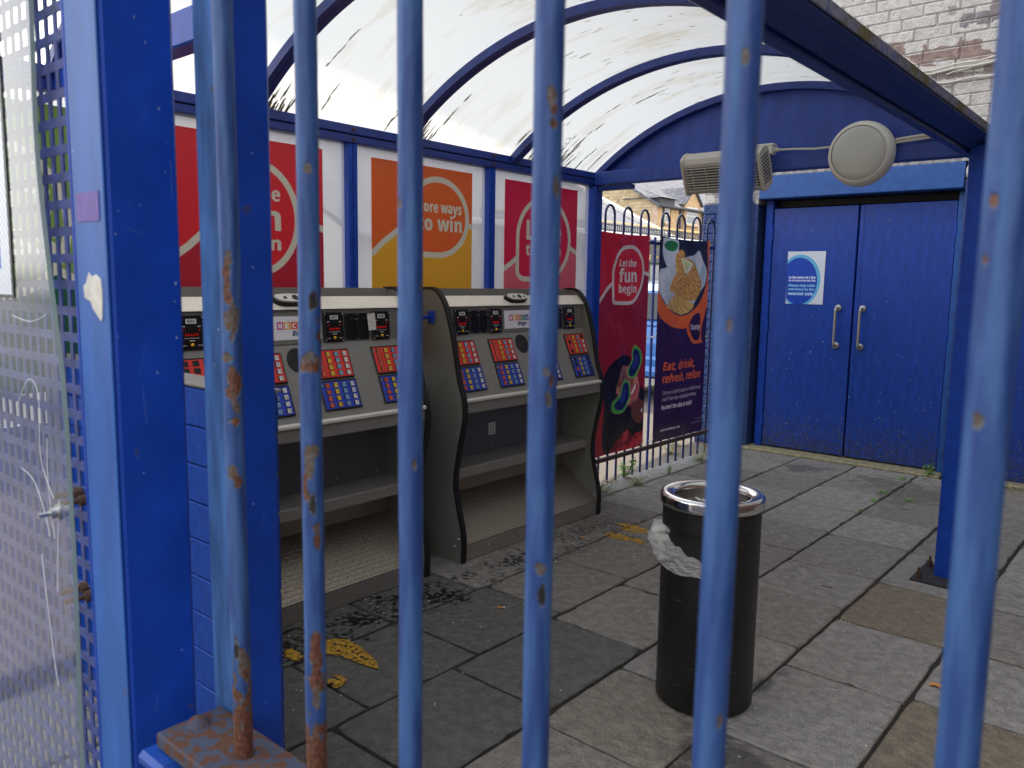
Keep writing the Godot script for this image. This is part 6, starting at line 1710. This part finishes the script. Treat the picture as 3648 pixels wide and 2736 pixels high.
func litter_bin():
	var c := Vector3(-1.145, 0, -2.345)
	var b := thing("litter_bin", c, "round black litter bin with chrome ashtray top in the middle of the paving", "litter bin")
	var a0 := deg_to_rad(74.0); var a1 := deg_to_rad(176.0)
	var g := Shape.new()
	g.lathe(PackedVector2Array([Vector2(0.150, 0.004), Vector2(0.156, 0.012), Vector2(0.156, 0.475)]), Vector3.ZERO, Basis(), 64)
	g.lathe(PackedVector2Array([Vector2(0.156, 0.590), Vector2(0.156, 0.662)]), Vector3.ZERO, Basis(), 64)
	g.lathe(PackedVector2Array([Vector2(0.156, 0.475), Vector2(0.156, 0.590)]), Vector3.ZERO, Basis(), 48, a1, a0 + TAU)
	put(g, "body", M.bin_black, b)
	g = Shape.new()
	g.lathe(PackedVector2Array([Vector2(0.148, 0.66), Vector2(0.148, 0.02), Vector2(0, 0.02)]), Vector3.ZERO, Basis(), 48)
	put(g, "liner", M.black_rubber, b)
	for e in [[0.475, 1.0], [0.590, -1.0]]:
		g = Shape.new()
		for k in 24:
			var x := lerpf(a0, a1, k / 24.0); var y := lerpf(a0, a1, (k + 1) / 24.0)
			g.quad(Vector3(cos(x) * 0.156, e[0], sin(x) * 0.156), Vector3(cos(y) * 0.156, e[0], sin(y) * 0.156), Vector3(cos(y) * 0.148, e[0], sin(y) * 0.148), Vector3(cos(x) * 0.148, e[0], sin(x) * 0.148), Vector3(0, e[1], 0))
		put(g, "opening_rim", M.bin_black, b)
	g = Shape.new()
	var rp := PackedVector2Array([Vector2(0.114, 0.668), Vector2(0.116, 0.684), Vector2(0.121, 0.691), Vector2(0.134, 0.696), Vector2(0.150, 0.698), Vector2(0.159, 0.696), Vector2(0.164, 0.691), Vector2(0.165, 0.684), Vector2(0.165, 0.662), Vector2(0.157, 0.659)])
	for i in rp.size(): pass
	g.lathe(smooth(rp, false, 3), Vector3.ZERO, Basis(), 72)
	put(g, "rim", M.chrome, b)
	g = Shape.new()
	g.lathe(PackedVector2Array([Vector2(0.0, 0.648), Vector2(0.085, 0.650), Vector2(0.104, 0.658), Vector2(0.112, 0.680)]), Vector3.ZERO, Basis(), 48)
	put(g, "ash_bowl", M.brushed_dull, b)
	g = Shape.new()
	for k in 160:
		var a := rng.randf() * TAU; var r := sqrt(rng.randf()) * 0.085
		g.box(Vector3(cos(a) * r, 0.652 + rng.randf() * 0.005, sin(a) * r), Vector3(rng.randf_range(0.004, 0.012), 0.004, rng.randf_range(0.004, 0.01)), 0, Basis(Vector3.UP, rng.randf() * TAU))
	var ash := put(g, "ash", M.ash, b)
	ash.set_meta("kind", "stuff")
	g = Shape.new()
	for k in 7:
		var a := rng.randf() * TAU; var r := rng.randf() * 0.07
		var p := Vector3(cos(a) * r, 0.661, sin(a) * r); var d := Vector3(cos(a * 3), 0.1, sin(a * 3)) * 0.014
		g.tube([p - d, p + d], 0.0035, 6)
	put(g, "cigarette_butts", M.paper, b)
	# thin white bag bulging out of the opening
	var bag := thing("plastic_bag", c + Vector3(0, 0.53, 0), "crumpled translucent white plastic bag spilling out of the bin's opening", "bag")
	var no := FastNoiseLite.new()
	no.seed = 21; no.frequency = 1.7; no.fractal_octaves = 3; no.noise_type = FastNoiseLite.TYPE_CELLULAR
	var n2 := FastNoiseLite.new()
	n2.seed = 22; n2.frequency = 1.3
	g = Shape.new()
	var nu := 40; var nv := 24
	var f := func(u: float, v: float) -> Vector3:
		# u along the opening from beside the gate bar round to the far left, v from inside over the lip
		var a := lerpf(deg_to_rad(62), deg_to_rad(163), u)
		var bulge := 0.010 + 0.042 * smoothstep(0.35, 1.0, u) * sin(PI * clampf(v * 0.95 + 0.05, 0, 1))
		var r := 0.160 + bulge + (no.get_noise_2d(u * 3.0, v * 2.0) * 0.016 + n2.get_noise_2d(u * 4.0, v * 4.0) * 0.010) * smoothstep(0.0, 0.2, v)
		if v < 0.12: r = lerpf(0.132, r, v / 0.12)
		var top := lerpf(0.492, 0.594, pow(u, 0.85)) + n2.get_noise_2d(u * 6.0, 9.0) * 0.010
		var bot := lerpf(0.462, 0.478, u) - 0.012 * sin(u * PI)
		return Vector3(cos(a) * r, lerpf(top, bot, v) + n2.get_noise_2d(u * 4.0, v * 4.0 + 5.0) * 0.008 - 0.53, sin(a) * r)
	for i in nu:
		for k in nv:
			var u0 := float(i) / nu; var u1 := float(i + 1) / nu; var v0 := float(k) / nv; var v1 := float(k + 1) / nv
			var mid: Vector3 = f.call(u0, v0)
			g.quad(f.call(u0, v0), f.call(u1, v0), f.call(u1, v1), f.call(u0, v1), Vector3(mid.x, 0.05, mid.z))
	put(g, "film", M.bag, bag)
	# rolled handle of the bag standing up at the left
	g = Shape.new()
	var path := []
	var across := Vector3(0.898, 0, -0.439); var near := Vector3(0.439, 0, 0.898)
	for k in 22:
		var t := k / 21.0
		var a := lerpf(-2.6, 2.9, t)
		path.append(across * (-0.150 + cos(a) * 0.030) + near * (0.055 + 0.02 * t) + Vector3(0, 0.036 + sin(a) * 0.018, 0))
	g.tube(path, 0.0105, 10)
	put(g, "rolled_handle", M.bag, bag)

func leaf_blade(g: Shape, p: Vector3, dir: Vector3, l: float, w: float, droop: float):
	var s := dir.cross(Vector3.UP)
	s = (s if s.length() > 0.05 else Vector3.RIGHT).normalized() * w
	var prev := p
	var pw := 0.25
	for k in 3:
		var t := (k + 1) / 3.0
		var q := p + dir * l * t + Vector3.DOWN * droop * l * t * t
		var cw: float = [1.0, 0.75, 0.0][k]
		g.quad(prev - s * pw, prev + s * pw, q + s * cw, q - s * cw, Vector3(0, 1, 0.2))
		prev = q; pw = cw

func weed(at: Vector3, kind: int, size: float, label: String, category := "weed"):
	var t := thing("weed" if kind > 0 else "grass_tuft", at, label, category, "weeds in the paving joints")
	var g := Shape.new()
	var dry := Shape.new()
	if kind == 0:
		for k in 46:
			var a := rng.randf() * TAU; var e := rng.randf_range(0.35, 1.2)
			var o := Vector3(rng.randfn(0, 0.3), 0, rng.randfn(0, 0.3)) * size
			leaf_blade(g, o, Vector3(cos(a) * cos(e), sin(e), sin(a) * cos(e)), size * rng.randf_range(0.5, 1.1), 0.0016, 0.5)
		put(g, "blades", M.leaf_green, t)
	elif kind == 1:
		for st in 4:
			var a0 := rng.randf() * TAU
			var top := Vector3(cos(a0) * 0.35, 1.0, sin(a0) * 0.35) * size * rng.randf_range(0.6, 1.0)
			dry.tube([Vector3.ZERO, top * 0.5 + Vector3(0.004, 0, 0), top], 0.0018, 5)
			for k in 14:
				var y := rng.randf_range(0.1, 1.0)
				var a := rng.randf() * TAU
				leaf_blade(g, top * y, Vector3(cos(a), rng.randf_range(0.0, 0.6), sin(a)).normalized(), size * rng.randf_range(0.18, 0.38), size * 0.06, 0.4)
		put(g, "leaves", M.leaf_green, t)
		put(dry, "stems", M.leaf_dark, t)
	else:
		for k in 120:
			var a := rng.randf() * TAU; var e := rng.randf_range(0.1, 1.3); var r := size * pow(rng.randf(), 0.6)
			var o := Vector3(cos(a) * cos(e), sin(e) * 0.7, sin(a) * cos(e)) * r
			leaf_blade(g if k % 3 else dry, o * 0.9, Vector3(rng.randfn(), rng.randf(), rng.randfn()).normalized(), size * rng.randf_range(0.12, 0.28), size * 0.05, 0.3)
		for k in 12:
			var a := rng.randf() * TAU
			dry.tube([Vector3.ZERO, Vector3(cos(a) * 0.5, 0.5, sin(a) * 0.5) * size, Vector3(cos(a), rng.randf_range(0.4, 1.1), sin(a)) * size], 0.0013, 4)
		put(g, "leaves", M.leaf_dark, t)
		put(dry, "dry_stems", M.leaf_dry, t).set_meta("kind", "stuff")

func marking(at: Vector3, label: String, shapes: Array):
	var g := Shape.new()
	var no := FastNoiseLite.new()
	no.seed = 51; no.frequency = 34.0; no.fractal_octaves = 4
	var c := 0.003
	for sh in shapes:
		var p := PackedVector2Array()
		for i in range(0, sh.size(), 2): p.append(Vector2(sh[i], sh[i + 1]))
		p = smooth(p, true, 5)
		var lo := p[0]; var hi := p[0]
		for q in p:
			lo = lo.min(q); hi = hi.max(q)
		var z := lo.y
		while z < hi.y:
			var x := lo.x
			while x < hi.x:
				var q := Vector2(x, z)
				if no.get_noise_2d(x, z) > -0.2 and Geometry2D.is_point_in_polygon(q + Vector2(no.get_noise_2d(z * 3, x), no.get_noise_2d(x * 3, z)) * 0.008, p):
					g.quad(Vector3(x, 0, z) - at, Vector3(x + c, 0, z) - at, Vector3(x + c, 0, z + c) - at, Vector3(x, 0, z + c) - at, Vector3.UP)
				x += c
			z += c
	tag(put(g, "floor_marking", M.yellow_paint, self, at + Vector3(0, 0.0045, 0)), label, "floor marking", "worn yellow markings on the paving")

func small_things():
	marking(Vector3(-2.2, 0, -1.68), "worn yellow painted floor marking in front of the terminal nearest the gate", [[-2.40, -1.735, -2.349, -1.801, -2.206, -1.79, -2.079, -1.739, -2.147, -1.719, -2.25, -1.705, -2.33, -1.68], [-2.131, -1.554, -2.154, -1.613, -2.092, -1.605, -2.078, -1.556], [-2.41, -1.567, -2.44, -1.62, -2.356, -1.616, -2.34, -1.58]])
	marking(Vector3(-2.25, 0, -3.65), "worn yellow painted floor marking between the bin and the farther terminal", [[-2.413, -3.756, -2.38, -3.81, -2.342, -3.80, -2.36, -3.75], [-2.332, -3.683, -2.341, -3.803, -2.214, -3.774, -2.21, -3.715], [-2.341, -3.531, -2.341, -3.612, -2.21, -3.595, -2.207, -3.54], [-2.187, -3.558, -2.19, -3.614, -2.124, -3.599, -2.128, -3.546]])
	weed(Vector3(-1.521, 0.0, -6.086), 0, 0.06, "grass tuft in the joint closest to the double doors")
	weed(Vector3(-1.508, 0.0, -5.583), 0, 0.06, "larger grass tuft midway along the paving joint before the doors")
	weed(Vector3(-1.49, 0.0, -5.341), 0, 0.05, "grass tuft next to the larger one, nearer the bin")
	weed(Vector3(-1.314, 0.0, -5.482), 0, 0.055, "lone grass tuft nearest the shelter's free-standing post")
	weed(Vector3(-1.485, 0.0, -5.046), 0, 0.025, "tiny grass tuft farthest from the doors in the paving joint")
	weed(Vector3(-1.405, 0.0, -6.33), 1, 0.11, "leafy green weed at the foot of the right door jamb")
	weed(Vector3(-2.90, 0.0, -4.29), 2, 0.13, "bushy weed at the corner of the farther terminal")
	weed(Vector3(-2.82, 0.0, -4.62), 2, 0.075, "low dark weed on the kerb joint below the red banner")
	weed(Vector3(-2.965, 0.0, -4.72), 1, 0.17, "upright bright green weed growing between the railing bars")
	weed(Vector3(-2.82, 0.0, -5.06), 1, 0.07, "small seedling on the kerb joint behind the bin")
	weed(Vector3(-2.86, 0.0, -5.62), 2, 0.10, "sprawling green weed under the purple banner")
	weed(Vector3(-2.92, 0.0, -5.95), 2, 0.13, "dry yellowish weed clump by the blue brick pier")
	weed(Vector3(-3.35, -0.02, -6.1), 1, 0.22, "leafy green weed beyond the railing at the foot of the pier")
	weed(Vector3(-3.2, -0.02, -5.75), 2, 0.10, "dry weed clump beyond the railing under the purple banner")
	for q in [[-2.114, -2.422, 0.7, "cigarette end lying on the dark slab before the terminals"], [-2.403, -3.413, 2.4, "cigarette end lying at the foot of the farther terminal"]]:
		var o := thing("cigarette_end", Vector3(q[0], 0.006, q[1]), q[3], "cigarette end", "cigarette ends on the paving")
		o.rotation.y = q[2]
		var g := Shape.new()
		g.tube([Vector3(-0.013, 0, 0), Vector3(0.012, 0, 0)], 0.0042, 8)
		put(g, "filter", M.cork, o)
		g = Shape.new()
		g.tube([Vector3(0.012, 0, 0), Vector3(0.019, 0, 0)], 0.0040, 8)
		put(g, "paper_end", M.paper, o)
	var g := Shape.new()
	leaf_blade(g, Vector3.ZERO, Vector3(0.9, 0.25, 0.3).normalized(), 0.045, 0.012, 0.5)
	leaf_blade(g, Vector3(0.01, 0, 0), Vector3(-0.6, 0.3, 0.6).normalized(), 0.03, 0.01, 0.5)
	tag(put(g, "dead_leaf", M.cork, self, Vector3(-0.586, 0.006, -2.953)), "curled brown dead leaf on the paving joint behind the bars", "leaf")
	g = Shape.new()
	g.tube([Vector3(-0.02, 0, 0), Vector3(0.0, 0.001, 0.004), Vector3(0.025, 0, -0.002)], 0.002, 5)
	tag(put(g, "twig", M.black_rubber, self, Vector3(-1.184, 0.004, -3.613)), "short dark twig on a slab beyond the bin", "twig")
	# loose grit, too small to count
	var mm := MultiMesh.new()
	mm.transform_format = MultiMesh.TRANSFORM_3D
	var bit := Shape.new()
	bit.box(Vector3.ZERO, Vector3(0.004, 0.0025, 0.003), 0.0)
	mm.mesh = bit.mesh()
	mm.instance_count = 420
	for i in 420:
		var p := Vector3(rng.randf_range(-2.75, -0.3), 0.0025, rng.randf_range(-6.2, -1.2))
		if i % 2: p = Vector3(rng.randf_range(-2.6, -1.9), 0.0025, rng.randf_range(-4.2, -1.3))
		if i % 5 == 0: p = Vector3(rng.randf_range(-3.6, -2.85), 0.004, rng.randf_range(-6.2, -4.3))
		mm.set_instance_transform(i, Transform3D(Basis.from_euler(Vector3(rng.randf(), rng.randf() * TAU, 0)).scaled(Vector3.ONE * rng.randf_range(0.4, 1.5)), p))
	var mi := MultiMeshInstance3D.new()
	mi.name = "grit"; mi.multimesh = mm; mi.material_override = M.paper
	add_child(mi)
	tag(mi, "loose pale grit and crumbs scattered over the paving", "grit", "", "stuff")
